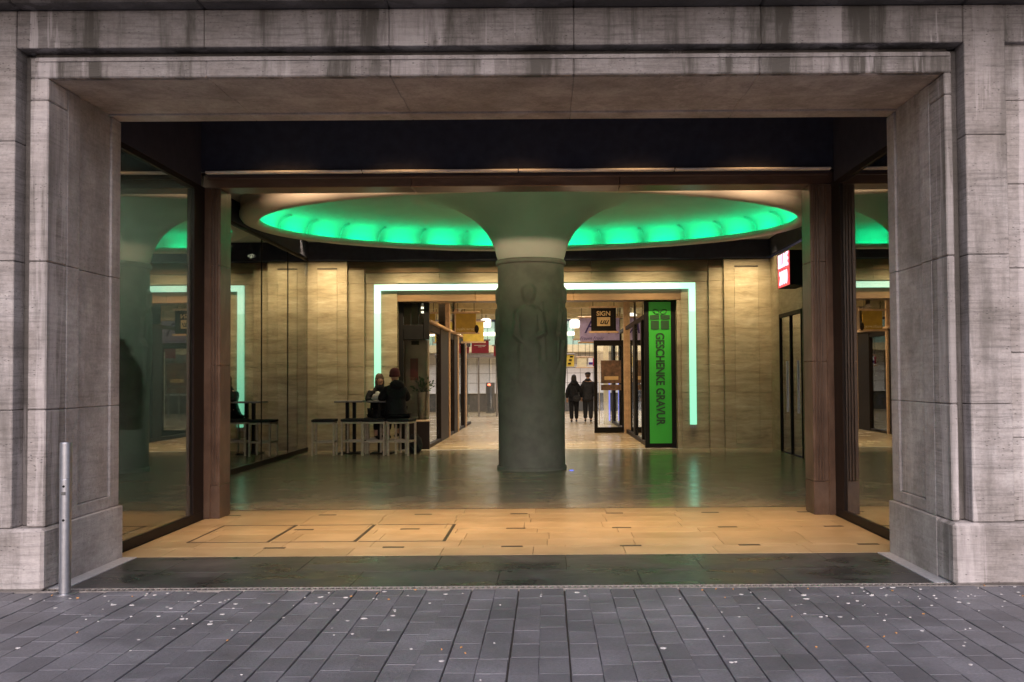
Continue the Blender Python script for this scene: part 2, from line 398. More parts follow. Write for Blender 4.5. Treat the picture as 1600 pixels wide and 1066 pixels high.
def skin(name, pts, edges, rad, mat, parent, sub=2, smooth=True):
    me = bpy.data.meshes.new(name); me.from_pydata([tuple(p) for p in pts], edges, [])
    t = bpy.data.objects.new(name, me); COL.objects.link(t)
    md = t.modifiers.new('skin', 'SKIN'); md.use_smooth_shade = True
    for i, r in enumerate(rad):
        r = r if isinstance(r, (tuple, list)) else (r, r)
        me.skin_vertices[0].data[i].radius = r; me.skin_vertices[0].data[i].use_root = (i == 0)
    s2 = t.modifiers.new('sub', 'SUBSURF'); s2.levels = sub; s2.render_levels = sub
    dg = bpy.context.evaluated_depsgraph_get(); dg.update()
    m2 = bpy.data.meshes.new_from_object(t.evaluated_get(dg)); bpy.data.objects.remove(t); bpy.data.meshes.remove(me)
    m2.materials.clear(); m2.materials.append(mat); m2.name = name
    o = bpy.data.objects.new(name, m2); COL.objects.link(o); o.parent = parent
    return o

# ================================================================== GROUND AND FLOORS
AX = -0.36            # centre line of the passage
g = MB().box(-400, 400, -400, 800, -0.60, -0.50).build('ground', M['street']); tag(g, 'asphalt ground under and around the building', kind='structure')
# paving ------------------------------------------------------------
pv = empty('pavement', (0, 6, 0), 'grey basalt plank paving in front of the entrance', kind='structure')
MB().box(-9, 9, -6, 7.27, -0.5, -0.022).build('paving_bed', M['joint'], pv)
slabs = []
w = 0.172; x = -9.0; ci = 0
while x < 9.0:
    gapw = 0.005 + random.choice((-.002, -.002, 0, 0, 0.002, 0.005)); wi = w - gapw
    y = 3.2 + random.uniform(0, 0.3); drift = 0.0
    while y < 7.27:
        L = random.choice((0.30, 0.30, 0.33, 0.27)); y1 = min(y + L, 7.27)
        if y1 - y > 0.06: slabs.append((x + gapw / 2 + drift, x + gapw / 2 + wi + drift, y, y1 - random.uniform(0.002, 0.004)))
        y = y1; drift = max(-0.006, min(0.006, drift + random.uniform(-0.0025, 0.0025)))
    x += w; ci += 1
def inview(s):
    cx = (s[0] + s[1]) / 2; cy = (s[2] + s[3]) / 2
    return -0.59 * cy - 0.1 < cx < 0.52 * cy + 0.1 and cy > 4.95
vis = sorted([s for s in slabs if inview(s)], key=lambda s: s[2])[:298]
vs_ = set(vis); rest = MB()
for s in slabs:
    dz = random.uniform(-0.0022, 0.0)
    if s in vs_:
        block('paving_slab', s[0], s[1], s[2], s[3], -0.05 + dz, dz, M['paving'], pv, 0.003, (random.uniform(-.004, .004), random.uniform(-.006, .006), random.uniform(-.004, .004)))
    else: rest.box(s[0], s[1], s[2], s[3], -0.05 + dz, dz, 0.003)
o = rest.build('paving_slabs_beyond', M['paving'], pv); tag(o, kind='stuff')
MB().box(-9, 9, -6, 3.19, -0.4, -0.004).build('roadway_slab', M['paving'], pv)
# gum and cigarette butts
gm = MB(); random.seed(21)
for i in range(170):
    yy = random.uniform(4.9, 7.2); xx = random.uniform(-0.6 * yy, 0.54 * yy)
    if i % 3 == 0: xx = random.gauss(-2.2, .8); yy = min(7.2, random.gauss(6.75, .3))
    elif i % 3 == 1: xx = random.gauss(2.6, .6); yy = min(7.22, random.gauss(6.8, .3))
    r = random.choice((.006, .008, .010, .012, .020)) * random.uniform(.7, 1.1); k = 7; a0 = random.uniform(0, 6); e = random.uniform(0.6, 1.0)
    pts = [(xx + r * random.uniform(.75, 1.1) * math.cos(a0 + 2 * math.pi * j / k), yy + e * r * random.uniform(.75, 1.1) * math.sin(a0 + 2 * math.pi * j / k)) for j in range(k)]
    gm.prism(pts, -0.003, 0.0016, 'z')
tag(gm.build('gum_spots', M['gum']), 'pale trodden chewing gum spots scattered over the grey paving', 'gum', kind='stuff')
bt = MB()
for i in range(26):
    yy = random.choice((random.uniform(7.0, 7.26), random.uniform(5.5, 7.2))); xx = random.uniform(-0.55 * yy, 0.5 * yy); a = random.uniform(0, 3.14); L = random.uniform(.01, .018)
    bt.cyl((xx, yy, .004), (xx + L * math.cos(a), yy + L * math.sin(a), .004), .004, n=6)
tag(bt.build('cigarette_butts', M['butt']), 'orange cigarette butts lying in joints of the grey paving', 'litter', kind='stuff')

# dark threshold strip ------------------------------------------------
th = empty('threshold_paving', (AX, 8, 0), 'dark wet slate strip between paving and beige floor', kind='structure')
MB().box(-3.9, 3.2, 7.27, 8.66, -0.5, -0.02).build('threshold_bed', M['joint'], th)
xs = [-3.68, -2.65, -1.52, -0.40, 0.72, 1.85, 2.94]
for a, b in zip(xs, xs[1:]):
    block('slate_slab', a + .002, b - .002, 7.375, 7.95, -.03, 0, M['strip_floor'], th, .002)
xs = [-3.68, -3.2, -2.08, -0.95, 0.15, 1.28, 2.4, 2.94]
for a, b in zip(xs, xs[1:]):
    block('slate_slab', a + .002, b - .002, 7.955, 8.645, -.03, 0, M['strip_floor'], th, .002)
block('kerb_strip', -3.84, -3.685, 7.375, 8.645, -.03, .004, M['kerb'], th, .002)
block('kerb_strip', 2.945, 3.075, 7.375, 8.645, -.03, .004, M['kerb'], th, .002)
dr = empty('drain_channel', (AX, 7.32, 0), 'narrow slotted steel drain channel along the entrance threshold', 'drain')
MB().box(-9, 9, 7.272, 7.285, -.03, .0015).build('channel_rim', M['galv'], dr)
MB().box(-9, 9, 7.355, 7.368, -.03, .0015).build('channel_rim', M['galv'], dr)
MB().box(-9, 9, 7.285, 7.355, -.08, -.05).build('channel_bottom', M['black'], dr)
gb = MB(); x = -3.9
while x < 3.3: gb.box(x, x + .021, 7.285, 7.355, -.012, -.001); x += .044
tag(gb.build('grate_bars', M['galv'], dr), kind='stuff')

# beige vestibule floor -----------------------------------------------
vf = empty('vestibule_floor', (AX, 10, 0), 'beige stone floor with small dark inlays inside the entrance', kind='structure')
MB().box(-7.4, 6.7, 8.66, 11.72, -.5, -.02).build('floor_bed', M['joint'], vf)
inl = []                                   # dark inlay rectangles (x0,x1,y0,y1)
for yy in (9.09, 10.18, 11.27):
    for k in range(-1, 6):
        xc = -2.58 + 1.118 * k
        if xc < -3.6 and yy < 11: continue
        if xc > 3.1: continue
        inl.append((xc - .1, xc + .1, yy - .035, yy + .035))
rows = [8.66, 9.055, 9.125, 9.50, 9.88, 10.145, 10.215, 10.60, 10.95, 11.235, 11.305, 11.70]
random.seed(4)
for r0, r1 in zip(rows, rows[1:]):
    band = any(abs((r0 + r1) / 2 - i[2] - .035) < .02 for i in inl)
    x = -3.92
    cuts = sorted([i for i in inl if abs((i[2] + i[3]) / 2 - (r0 + r1) / 2) < .03])
    segs = []
    if band:
        for i in cuts: segs.append((x, i[0])); x = i[1]
        segs.append((x, 3.27))
    else: segs = [(-3.92, 3.27)]
    for s0, s1 in segs:
        x = s0; first = True
        while x < s1 - .01:
            L = random.uniform(.3, .84) if first else .838
            first = False; x1 = min(x + L, s1)
            if s1 - x1 < .15: x1 = s1
            block('floor_tile', x + .0022, x1 - .0022, r0 + .0022, r1 - .0022, -.03, random.uniform(-.0006, 0), M['vest_floor'], vf, .0012)
            x = x1
for i in inl: block('dark_inlay', i[0] + .001, i[1] - .001, i[2] + .001, i[3] - .001, -.03, .0004, M['inlay'], vf, .001)
# three inspection hatches let into the floor (thin dark frames)
hx = [-3.53, -2.70, -1.85, -0.98]
for a, b in zip(hx, hx[1:]):
    h = empty('floor_hatch', ((a + b) / 2, 9.93, 0), group='hatches in the beige floor')
    h['label'] = {-3.53: 'leftmost of the three framed square hatches in the beige floor', -2.70: 'middle one of the three framed square hatches in the beige floor', -1.85: 'rightmost of the three framed square hatches in the beige floor'}[a]
    h['category'] = 'floor hatch'
    MB().box(a, b - .02, 9.395, 9.415, 0.0, .0024).build('frame_bar', M['inlay'], h)
    MB().box(a, b - .02, 10.47, 10.49, 0.0, .0024).build('frame_bar', M['inlay'], h)
    MB().box(b - .055, b - .022, 9.416, 10.469, 0.0, .0024).build('frame_bar', M['inlay'], h)
    if a == hx[0]: MB().box(a, a + .02, 9.416, 10.469, 0.0, .0024).build('frame_bar', M['inlay'], h)
# floor beside (inside the shop windows) is separate, see shops

# hall floor -----------------------------------------------------------
hf = empty('hall_floor', (AX, 16, 0), 'dim polished stone floor of the hall around the column', kind='structure')
MB().box(-5.4, 5.1, 11.72, 21.5, -.5, -.02).build('floor_bed', M['joint'], hf)
block('dark_border_line', -5.28, 4.95, 11.705, 11.755, -.03, 0, M['inlay'], hf, .001)
random.seed(9); hrest = MB(); y = 11.76; n = 0
while y < 21.38:
    x = -5.28 - random.uniform(0, .8)
    while x < 4.95:
        x0 = max(x, -5.28); x1 = min(x + .838, 4.95)
        if x1 - x0 > .03:
            hz = random.uniform(-.0005, 0)
            if y < 15.6 and n < 296 and -0.6 * y < (x0 + x1) / 2 < .52 * y: block('floor_tile', x0 + .0015, x1 - .0015, y + .0015, y + .4185, -.03, hz, M['hall_floor'], hf, .0012); n += 1
            else: hrest.box(x0 + .0015, x1 - .0015, y + .0015, min(y + .4185, 21.38), -.03, hz)
        x += .838
    y += .42
tag(hrest.build('floor_tiles_beyond', M['hall_floor'], hf), kind='stuff')
block('pale_threshold_line', -3.35, 3.0, 21.385, 21.45, -.03, .003, M['kerb'], hf, .001)
# corridor floor
cf = empty('corridor_floor', (AX, 30, 0), 'warm stone floor of the shopping passage beyond the hall', kind='structure')
MB().box(-7, 7, 21.5, 47, -.5, -.02).build('floor_bed', M['joint'], cf)
random.seed(12); crest = MB(); y = 21.47
while y < 46:
    x = -2.7 if y < 33 else -7
    x -= random.uniform(0, .8)
    while x < (2.3 if y < 33 else 6.5):
        crest.box(x + .002, x + .836, y + .002, y + .418, -.03, random.uniform(-.0005, 0)); x += .838
    y += .42
tag(crest.build('floor_tiles_far', M['corr_floor'], cf), kind='stuff')

# ================================================================== STONE GATEWAY
JL, JR = -3.84, 3.08
gw = empty('stone_gateway', (AX, 7.3, 0), 'weathered grey limestone frame of the wide passage entrance', 'gateway')
F = M['facade']
# backing mass
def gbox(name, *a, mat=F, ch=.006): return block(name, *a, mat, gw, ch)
# lintel courses: bearing beam above the passage (core)
MB().box(-9, 9, 7.52, 8.60, 3.99, 9.0).build('wall_core', M['joint'], gw)
MB().box(-9, JL - .06, 7.52, 8.60, 0, 3.985).build('wall_core', M['joint'], gw)
MB().box(JR + .06, 9, 7.52, 8.60, 0, 3.985).build('wall_core', M['joint'], gw)
random.seed(3)
lx = [-5.4, -4.06, -2.62, -1.20, 0.22, 1.66, 3.21, 4.6]
# fascia (proud outer frame) : top course
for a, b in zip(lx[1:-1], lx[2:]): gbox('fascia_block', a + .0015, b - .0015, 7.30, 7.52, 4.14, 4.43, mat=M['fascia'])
# outer pilaster strips with blocks
for (a, b) in ((-4.66, -4.064), (3.215, 3.53)):
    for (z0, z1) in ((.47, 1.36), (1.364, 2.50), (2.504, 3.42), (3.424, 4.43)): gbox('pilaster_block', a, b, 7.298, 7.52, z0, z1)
# groove back
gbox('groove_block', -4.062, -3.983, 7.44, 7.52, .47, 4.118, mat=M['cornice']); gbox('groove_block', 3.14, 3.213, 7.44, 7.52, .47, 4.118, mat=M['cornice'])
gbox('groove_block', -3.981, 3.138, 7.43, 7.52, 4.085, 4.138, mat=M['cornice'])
# inner band: front face of jambs and lintel
for a, b in zip([-3.981, -2.62, -1.2, .22, 1.66], [-2.622, -1.202, .218, 1.658, 3.138]):
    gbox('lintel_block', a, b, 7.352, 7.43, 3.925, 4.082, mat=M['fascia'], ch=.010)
for (a, b) in ((-3.981, JL), (JR, 3.138)):
    for (z0, z1) in ((.47, 1.36), (1.364, 2.50), (2.504, 3.75), (3.754, 3.922)): gbox('jamb_block', a, b, 7.352, 7.66, z0, z1, ch=.010)
# raised fillet on the lintel face
gbox('lintel_fillet', -3.94, 3.125, 7.340, 7.351, 4.048, 4.080, ch=.003)
# reveal: three depth zones, panel zone recessed, front and back strips flush
for side, xf in ((-1, JL), (1, JR)):
    def rv(name, rec, y0, y1, z0, z1):
        a, b = (xf - .30, xf - rec) if side < 0 else (xf + rec, xf + .30)
        gbox(name, a, b, y0, y1, z0, z1, mat=M['reveal'], ch=.005)
    for (z0, z1) in ((.47, 1.36), (1.364, 2.50), (2.504, 3.922)):
        rv('reveal_block', 0.0, 7.662, 7.865, z0, z1)
        rv('reveal_block', 0.012, 8.47, 8.645, z0, z1)
        if z0 > .5: rv('reveal_panel', 0.030, 7.872, 8.465, z0, 3.944 if z1 > 3.9 else z1)
    rv('reveal_panel', 0.030, 7.872, 8.465, .572, 1.36)
    rv('reveal_block', 0.010, 7.867, 8.468, .47, .568)
    # plinth stones
    rv('reveal_plinth', -.025, 7.60, 8.647, 0, .466)
for a, b in zip([-3.92, -2.62, -1.2, .22, 1.66], [-2.622, -1.202, .218, 1.658, 3.16]):
    gbox('soffit_block', a, b, 7.433, 7.955, 3.928, 4.05, mat=M['reveal'], ch=.004)
    gbox('soffit_panel', a, b, 7.96, 8.44, 3.945, 4.0, mat=M['reveal'], ch=.004)
    gbox('soffit_block', a, b, 8.445, 8.647, 3.93, 4.0, mat=M['reveal'], ch=.004)
gbox('plinth_block', -4.75, -3.81, 7.272, 7.598, 0, .466, ch=.022); gbox('plinth_block', -6.2, -4.754, 7.272, 7.598, 0, .466, ch=.022)
gbox('plinth_block', 3.055, 4.3, 7.272, 7.598, 0, .466, ch=.022); gbox('plinth_block', 4.304, 6.2, 7.272, 7.598, 0, .466, ch=.022)
# wall outside the frame, slightly set back
for (z0, z1) in ((.47, 1.1), (1.104, 1.75), (1.754, 2.4), (2.404, 3.05), (3.054, 3.7), (3.704, 4.43)):
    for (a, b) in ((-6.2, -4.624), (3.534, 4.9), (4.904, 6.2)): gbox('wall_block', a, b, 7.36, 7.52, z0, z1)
# projecting cornice above
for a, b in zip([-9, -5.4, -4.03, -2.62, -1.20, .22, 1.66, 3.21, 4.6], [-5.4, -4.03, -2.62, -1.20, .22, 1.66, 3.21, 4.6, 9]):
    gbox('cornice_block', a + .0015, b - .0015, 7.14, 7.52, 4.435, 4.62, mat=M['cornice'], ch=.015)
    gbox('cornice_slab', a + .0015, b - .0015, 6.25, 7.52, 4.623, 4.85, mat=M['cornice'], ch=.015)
# upper facade
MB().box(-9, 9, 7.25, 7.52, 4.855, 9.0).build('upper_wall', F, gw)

# ================================================================== VESTIBULE
nv = empty('vestibule_ceiling', (AX, 9.5, 4), 'dark navy ceiling box behind the stone lintel', kind='structure')
MB().box(-4.2, 3.55, 10.88, 10.94, 3.955, 5.2).build('front_panel', M['navy'], nv)
MB().box(-3.98, -3.93, 8.66, 10.875, 3.80, 5.2).build('side_panel', M['navy'], nv)
MB().box(3.275, 3.325, 8.66, 10.875, 3.80, 5.2).build('side_panel', M['navy'], nv)
MB().box(-4.2, 3.55, 8.6, 10.94, 5.2, 5.3).build('ceiling_slab', M['navy'], nv)
# linear downlight rail at the portal head
rl = empty('light_rail', (AX, 10.85, 3.93), 'pale metal light rail running along the dark header', 'light rail')
for k in range(4):
    a = -3.86 + k * 1.775
    MB().box(a, a + 1.765, 10.80, 10.875, 3.925, 3.95, .004).build('rail_segment', M['rail'], rl)
# brown marble portal
pt = empty('marble_portal', (AX, 11.1, 0), 'reddish brown marble portal between vestibule and hall', 'portal')
for side in (-1, 1):
    xo, xi = (-3.96, -3.755) if side < 0 else (3.31, 3.04)
    for (z0, z1) in ((0, .38), (.384, 1.75), (1.754, 2.9), (2.904, 3.796)):
        a, b = min(xo, xi), max(xo, xi)
        block('pier_block', a, b - .0 if side > 0 else b, 11.02, 11.38, z0, z1, M['brown_v'], pt, .004)
    for j in range(3):                       # fluted mouldings along the inner front edge
        xx = xi + side * (.03 + j * .034) * 1.0
        MB().box(min(xx, xx + side * .018), max(xx, xx + side * .018), 11.0, 11.019, 0.385, 3.78, .004).build('moulding', M['brown_v'], pt)
    xx = xo - side * .10
    MB().box(min(xx, xo), max(xx, xo), 10.99, 11.019, 0, 3.79, .004).build('outer_fillet', M['brown_v'], pt)
for a, b in zip((-3.96, -1.55, .85), (-1.552, .848, 3.31)):
    block('head_block', a, b, 11.02, 11.38, 3.80, 3.95, M['brown'], pt, .006)
MB().box(-3.9, 3.25, 10.99, 11.018, 3.90, 3.925, .003).build('head_fillet', M['brown'], pt)
MB().box(-5.45, -3.964, 11.1, 11.35, 0, 4.4).build('return_wall', M['brown'], pt)
MB().box(3.314, 5.15, 11.1, 11.35, 0, 4.4).build('return_wall', M['brown'], pt)
MB().box(-5.45, 5.15, 11.1, 11.35, 3.955, 4.42).build('head_wall', M['brown'], pt)

def window_wall(name, X, side, y0, y1, cuts, ztop, label, grp, gl, zsill=.09, group=None):
    """shop window in a plane x = X; side = -1 shop lies to the left"""
    t = empty(name, (X, (y0 + y1) / 2, 0), label, 'shop window', grp)
    a, b = (X - .05, X) if side < 0 else (X, X + .05)
    MB().box(a, b, y0, y1, 0, zsill, .004).build('sill', M['blackframe'], t)
    MB().box(a, b, y0, y1, ztop, ztop + .06, .004).build('head_rail', M['blackframe'], t)
    ys = [y0] + cuts + [y1]
    for k, (p, q) in enumerate(zip(ys, ys[1:])):
        m = (a + b) / 2
        MB().box(m - .005, m + .005, p + .006, q - .006, zsill, ztop).build('pane', gl, t)
    for c in ((y0 + .03, y1 - .16) if y1 < 11.2 else (y0 + .03, y1 - .03)): MB().box(a, b, c - .03 - (.13 if c > 10.5 and c < 11 else 0), c + .03 + (.13 if c > 10.5 and c < 11 else 0), zsill, ztop, .004).build('post', M['blackframe'], t)
    for c in cuts: MB().box(a + .015, b - .010, c - .006, c + .006, zsill, ztop).build('pane_joint', M['black'], t)
    return t
window_wall('display_window', -3.93, -1, 8.66, 11.0, [], 3.74, 'large dark display window left of the entrance with a coat behind it', None, M['glass_left'])
window_wall('display_window', 3.28, 1, 8.66, 11.0, [], 3.74, 'mirror-like display window right of the entrance beside the marble pier', None, M['glass'])
# corner shop rooms behind the vestibule glass
def room(name, x0, x1, y0, y1, h, label, mfloor, mwall, open_side):
    t = empty(name, ((x0 + x1) / 2, (y0 + y1) / 2, 0), label, 'shop room')
    MB().box(x0, x1, y0, y1, -.45, .06).build('shop_floor', mfloor, t)
    MB().box(x0, x1, y0, y1, h, h + .1).build('shop_ceiling', mwall, t)
    if open_side != 'x1': MB().box(x1 - .05, x1, y0, y1, .06, h).build('shop_wall', mwall, t)
    if open_side != 'x0': MB().box(x0, x0 + .05, y0, y1, .06, h).build('shop_wall', mwall, t)
    if open_side != 'y0': MB().box(x0 + .05, x1 - .05, y0, y0 + .05, .06, h).build('shop_wall', mwall, t)
    MB().box(x0 + .05, x1 - .05, y1 - .05, y1, .06, h).build('shop_wall', mwall, t)
    return t
room('shop_interior', -7.3, -3.985, 8.66, 11.05, 4.0, 'dark clothes shop room behind the left display window', M['dark_room'], M['shop_wall'], 'x1')
room('shop_interior', 3.335, 6.6, 8.66, 11.05, 4.0, 'dark shop room behind the right display window', M['dark_room'], M['dark_room'], 'x0')

# ================================================================== HALL WALLS
# left glass shopfront of the hall
window_wall('hall_shopfront', -5.28, -1, 11.4, 21.38, [12.5, 14.25, 16.0, 17.8, 19.6], 4.2, 'long dark glass shopfront along the left side of the hall', None, M['glass_hall'])
window_wall('hall_shopfront', 4.95, 1, 11.4, 18.55, [13.2, 15.0, 16.8], 4.2, 'glass shopfront along the right side of the hall before the dark doorway', None, M['glass_hall'])
room('shop_interior', -9.0, -5.34, 11.4, 21.4, 4.3, 'unlit shop room behind the long left shopfront', M['dark_room'], M['dark_room'], 'x1')
room('shop_interior', 5.01, 8.5, 11.4, 18.5, 4.3, 'unlit shop room behind the right shopfront of the hall', M['dark_room'], M['dark_room'], 'x0')
# right travertine wall with doorway
rw = empty('side_wall', (5.1, 20, 0), 'travertine side wall on the right with a dark doorway in it', 'wall')
for (z0, z1) in ((0, .9), (.903, 1.9), (1.903, 2.9), (2.903, 4.2)):
    block('wall_slab', 4.95, 5.2, 20.42, 21.38, z0, z1, M['trav'], rw, .003)
block('wall_slab', 4.95, 5.2, 18.62, 20.417, 2.903, 4.2, M['trav'], rw, .003)
block('wall_slab', 4.95, 5.2, 18.56, 18.617, 0, 2.9, M['trav'], rw, .003)
block('wall_slab', 4.95, 5.2, 18.56, 18.617, 2.903, 4.2, M['trav'], rw, .003)
dw = empty('dark_doorway', (5.0, 19.5, 0), 'dark framed double glass door in the right hall wall', 'door')
for yy in (20.36, 19.5, 18.64):
    MB().box(4.93, 5.0, yy - .03, yy + .03, 0, 2.88, .004).build('door_post', M['black'], dw)
MB().box(4.93, 5.0, 18.61, 20.39, 2.82, 2.90, .004).build('door_head', M['black'], dw)
for a, b in ((18.67, 19.47), (19.53, 20.33)):
    MB().box(4.96, 4.97, a, b, .02, 2.82).build('door_pane', M['glass_hall'], dw)
    MB().box(4.935, 4.957, a + .3, a + .33, .85, 1.9, .003).build('door_handle', M['steel'], dw)
MB().box(5.02, 5.04, 18.62, 20.38, 0, 2.9).build('inner_curtain', M['counter'], dw)
# illuminated flower shop sign
sg = empty('illuminated_sign', (4.72, 18.5, 3.62), 'glowing white and red BLUME 2000 box sign on the right wall', 'sign')
MB().box(4.56, 4.90, 17.95, 18.85, 3.30, 3.96, .01).build('sign_case', M['black'], sg)
MB().box(4.90, 4.95, 18.2, 18.6, 3.5, 3.8).build('bracket', M['black'], sg)
MB().box(4.549, 4.558, 17.96, 18.84, 3.31, 3.95).build('sign_face', M['sign_red'], sg)
text('sign_letters', 'BLUME', (4.543, 18.40, 3.80), .37, M['sign_white'], sg, (R(90), 0, R(-90)), .003, offs=.006, sx=.70)
text('sign_letters', '2000', (4.543, 18.40, 3.47), .37, M['sign_white'], sg, (R(90), 0, R(-90)), .003, offs=.006, sx=.86)

# back wall with pilasters ---------------------------------------------
bw = empty('travertine_wall', (AX, 21.4, 0), 'travertine back wall of the hall with stepped pilasters around the passage', 'wall')
T = M['trav']
def course(x0, x1, y0, y1, zs, name='wall_slab', mat=None):
    for a, b in zip(zs, zs[1:]): block(name, x0, x1, y0, y1, a, b - .003, mat or T, bw, .004)
ZS = [0, .62, 1.24, 1.86, 2.48, 3.10, 3.72]
for (x0, x1) in ((-4.06, -3.345), (2.995, 3.60)): course(x0, x1, 21.40, 21.7, ZS, )
for (x0, x1) in ((-4.42, -4.063), (3.603, 3.92)): course(x0, x1, 21.32, 21.7, ZS + [4.02], 'pilaster_step')
for (x0, x1) in ((-5.30, -4.423), (3.923, 4.97)): course(x0, x1, 21.20, 21.7, ZS + [4.20], 'pilaster_slab')
for (x0, x1) in ((-5.08, -4.64), (4.15, 4.68)):         # shallow raised panel and the dark slot over it
    block('raised_panel', x0, x1, 21.185, 21.199, .12, 4.0, T, bw, .005)
    block('dark_slot', x0, x1, 21.19, 21.199, 4.02, 4.045, M['inlay'], bw, .001)
a = -4.06
block('brown_band', -4.42, -4.063, 21.38, 21.7, 4.022, 4.20, M['brown_band'], bw, .004); block('brown_band', 3.603, 3.92, 21.38, 21.7, 4.022, 4.20, M['brown_band'], bw, .004)
for b in (-2.4, -.7, 1.0, 3.60):
    block('frieze_slab', a, b - .003, 21.40, 21.7, 3.74 if a < 0 and False else 3.722, 3.95, T, bw, .004)
    block('brown_band', a - (.0), b - .003, 21.38, 21.7, 3.954, 4.20, M['brown_band'], bw, .004)
    a = b
# deep brown head of the opening, below the light line
a = -3.56
for b in (-1.6, .6, 3.04):
    block('opening_head', a, b - .003, 21.42, 21.9, 3.31, 3.56, M['brown_band'], bw, .008)
    a = b
MB().box(-3.9, 3.3, 21.46, 21.9, 3.56, 3.74).build('wall_slab', T, bw)
for (x0, x1) in ((-3.56, -3.36), (2.90, 3.04)): course(x0, x1, 21.43, 21.9, [0, 1.1, 2.2, 3.307], 'opening_jamb')
MB().box(-9, 9, 21.72, 21.9, 4.2, 6.0).build('upper_wall', M['navy'], bw)
# dark fascia round the hall under the ceiling
fs = empty('hall_ceiling', (AX, 16, 4.5), 'dark ceiling of the hall around the lit oval', kind='structure')
MB().box(-5.30, 4.97, 21.15, 21.45, 4.205, 4.75).build('ceiling_fascia', M['navy'], fs)
MB().box(-5.32, -5.26, 11.4, 21.15, 4.265, 4.75).build('ceiling_fascia', M['navy'], fs)
MB().box(4.93, 4.99, 11.4, 21.15, 4.265, 4.75).build('ceiling_fascia', M['navy'], fs)
MB().box(-6.0, 5.8, 11.3, 21.9, 5.30, 5.4).build('ceiling_slab', M['dark_room'], fs)
# flat plaster ceiling with an oval hole for the cove (ring of quads)
CX, CY, RA, RB = -0.30, 16.85, 4.68, 3.13
def ell(t, d, z): return (CX + (RA + d) * math.cos(t), CY + (RB + d) * math.sin(t), z)
NS = 128
pl = MB(); vs = []; fsx = []
for i in range(NS):
    t = 2 * math.pi * i / NS; c, s_ = math.cos(t), math.sin(t)
    vs.append(ell(t, .30, 4.62))
    k = min(5.2 / max(abs(c), 1e-6), 5.35 / max(abs(s_), 1e-6)); vs.append((max(-5.27, min(4.94, CX + k * c)), max(11.36, min(21.2, CY + k * s_)), 4.62))
for i in range(NS):
    j = (i + 1) % NS; fsx.append((2 * i, 2 * j, 2 * j + 1, 2 * i + 1))
pl.add(vs, fsx).build('ceiling_plaster_field', M['plaster'], fs)
# linear surface lights at the head of the piers
# ---- the oval ring with green cove --------------------------------------
rg = empty('oval_ceiling_light', (CX, CY, 4.25), 'large oval ceiling ring glowing green from its inner cove', 'ceiling light')
def sweep(name, prof, mat, closed=False, t0=0, t1=2 * math.pi, n=NS, parent=rg, smooth=True):
    mb = MB(); full = abs(t1 - t0 - 2 * math.pi) < 1e-6; m = n if full else n + 1; vs = []
    for d, z in prof:
        for i in range(m): vs.append(ell(t0 + (t1 - t0) * i / n, d, z))
    fs_ = []; P = len(prof)
    for k in range(P if closed else P - 1):
        for i in range(n):
            a0, a1 = k * m + i, k * m + (i + 1) % m; k2 = (k + 1) % P
            fs_.append((a0, a1, k2 * m + (i + 1) % m, k2 * m + i))
    return mb.add(vs, fs_).build(name, mat, parent, smooth=smooth)
sweep('ring_body', [(.30, 4.66), (.30, 4.50), (.27, 4.49), (.27, 4.44), (.32, 4.42), (.32, 4.36), (.27, 4.29), (.18, 4.255), (.06, 4.25), (.0, 4.262), (-.012, 4.28), (-.012, 4.345), (.006, 4.35), (.006, 4.30)], M['ringwhite'])
sweep('gutter', [(.006, 4.302), (.20, 4.302)], M['plaster'])
cove = [(.20, 4.302), (.225, 4.40), (.21, 4.49), (.165, 4.575), (.08, 4.635), (-.05, 4.665), (-.25, 4.695), (-.6, 4.745), (-1.1, 4.795), (-1.6, 4.82), (-2.2, 4.83)]
sweep('cove_dome', cove, M['plaster'])
vsx = [ell(2 * math.pi * i / NS, -2.15, 4.832) for i in range(NS)]
MB().add(vsx, [tuple(range(NS))]).build('dome_disc', M['plaster'], rg)
NT = 32; t_off = R(5.5)
for k in range(NT):
    a = t_off + 2 * math.pi * k / NT
    sweep('light_tube', [(.10, 4.315), (.14, 4.335), (.18, 4.315)], M['green_tube'], True, a + R(1.7), a + R(9.5), 6, smooth=False)
    p0 = [ell(a, d, z) for d, z in ((.225, 4.31), (.17, 4.31), (.195, 4.40), (.185, 4.47), (.145, 4.535), (.075, 4.588), (-.04, 4.622), (-.05, 4.65), (-.02, 4.655), (.10, 4.63), (.19, 4.56), (.226, 4.48))]  # fins added between the tubes to darken the gaps in the glow
    tx = Vector((-math.sin(a) * RA, math.cos(a) * RB, 0)).normalized() * .016
    n_ = len(p0); vv = [tuple(Vector(p) - tx) for p in p0] + [tuple(Vector(p) + tx) for p in p0]
    MB().add(vv, [tuple(range(n_)), tuple(range(n_, 2 * n_))[::-1]] + [(i, (i + 1) % n_, n_ + (i + 1) % n_, n_ + i) for i in range(n_)]).build('cove_shade_fin', M['plaster'], rg)
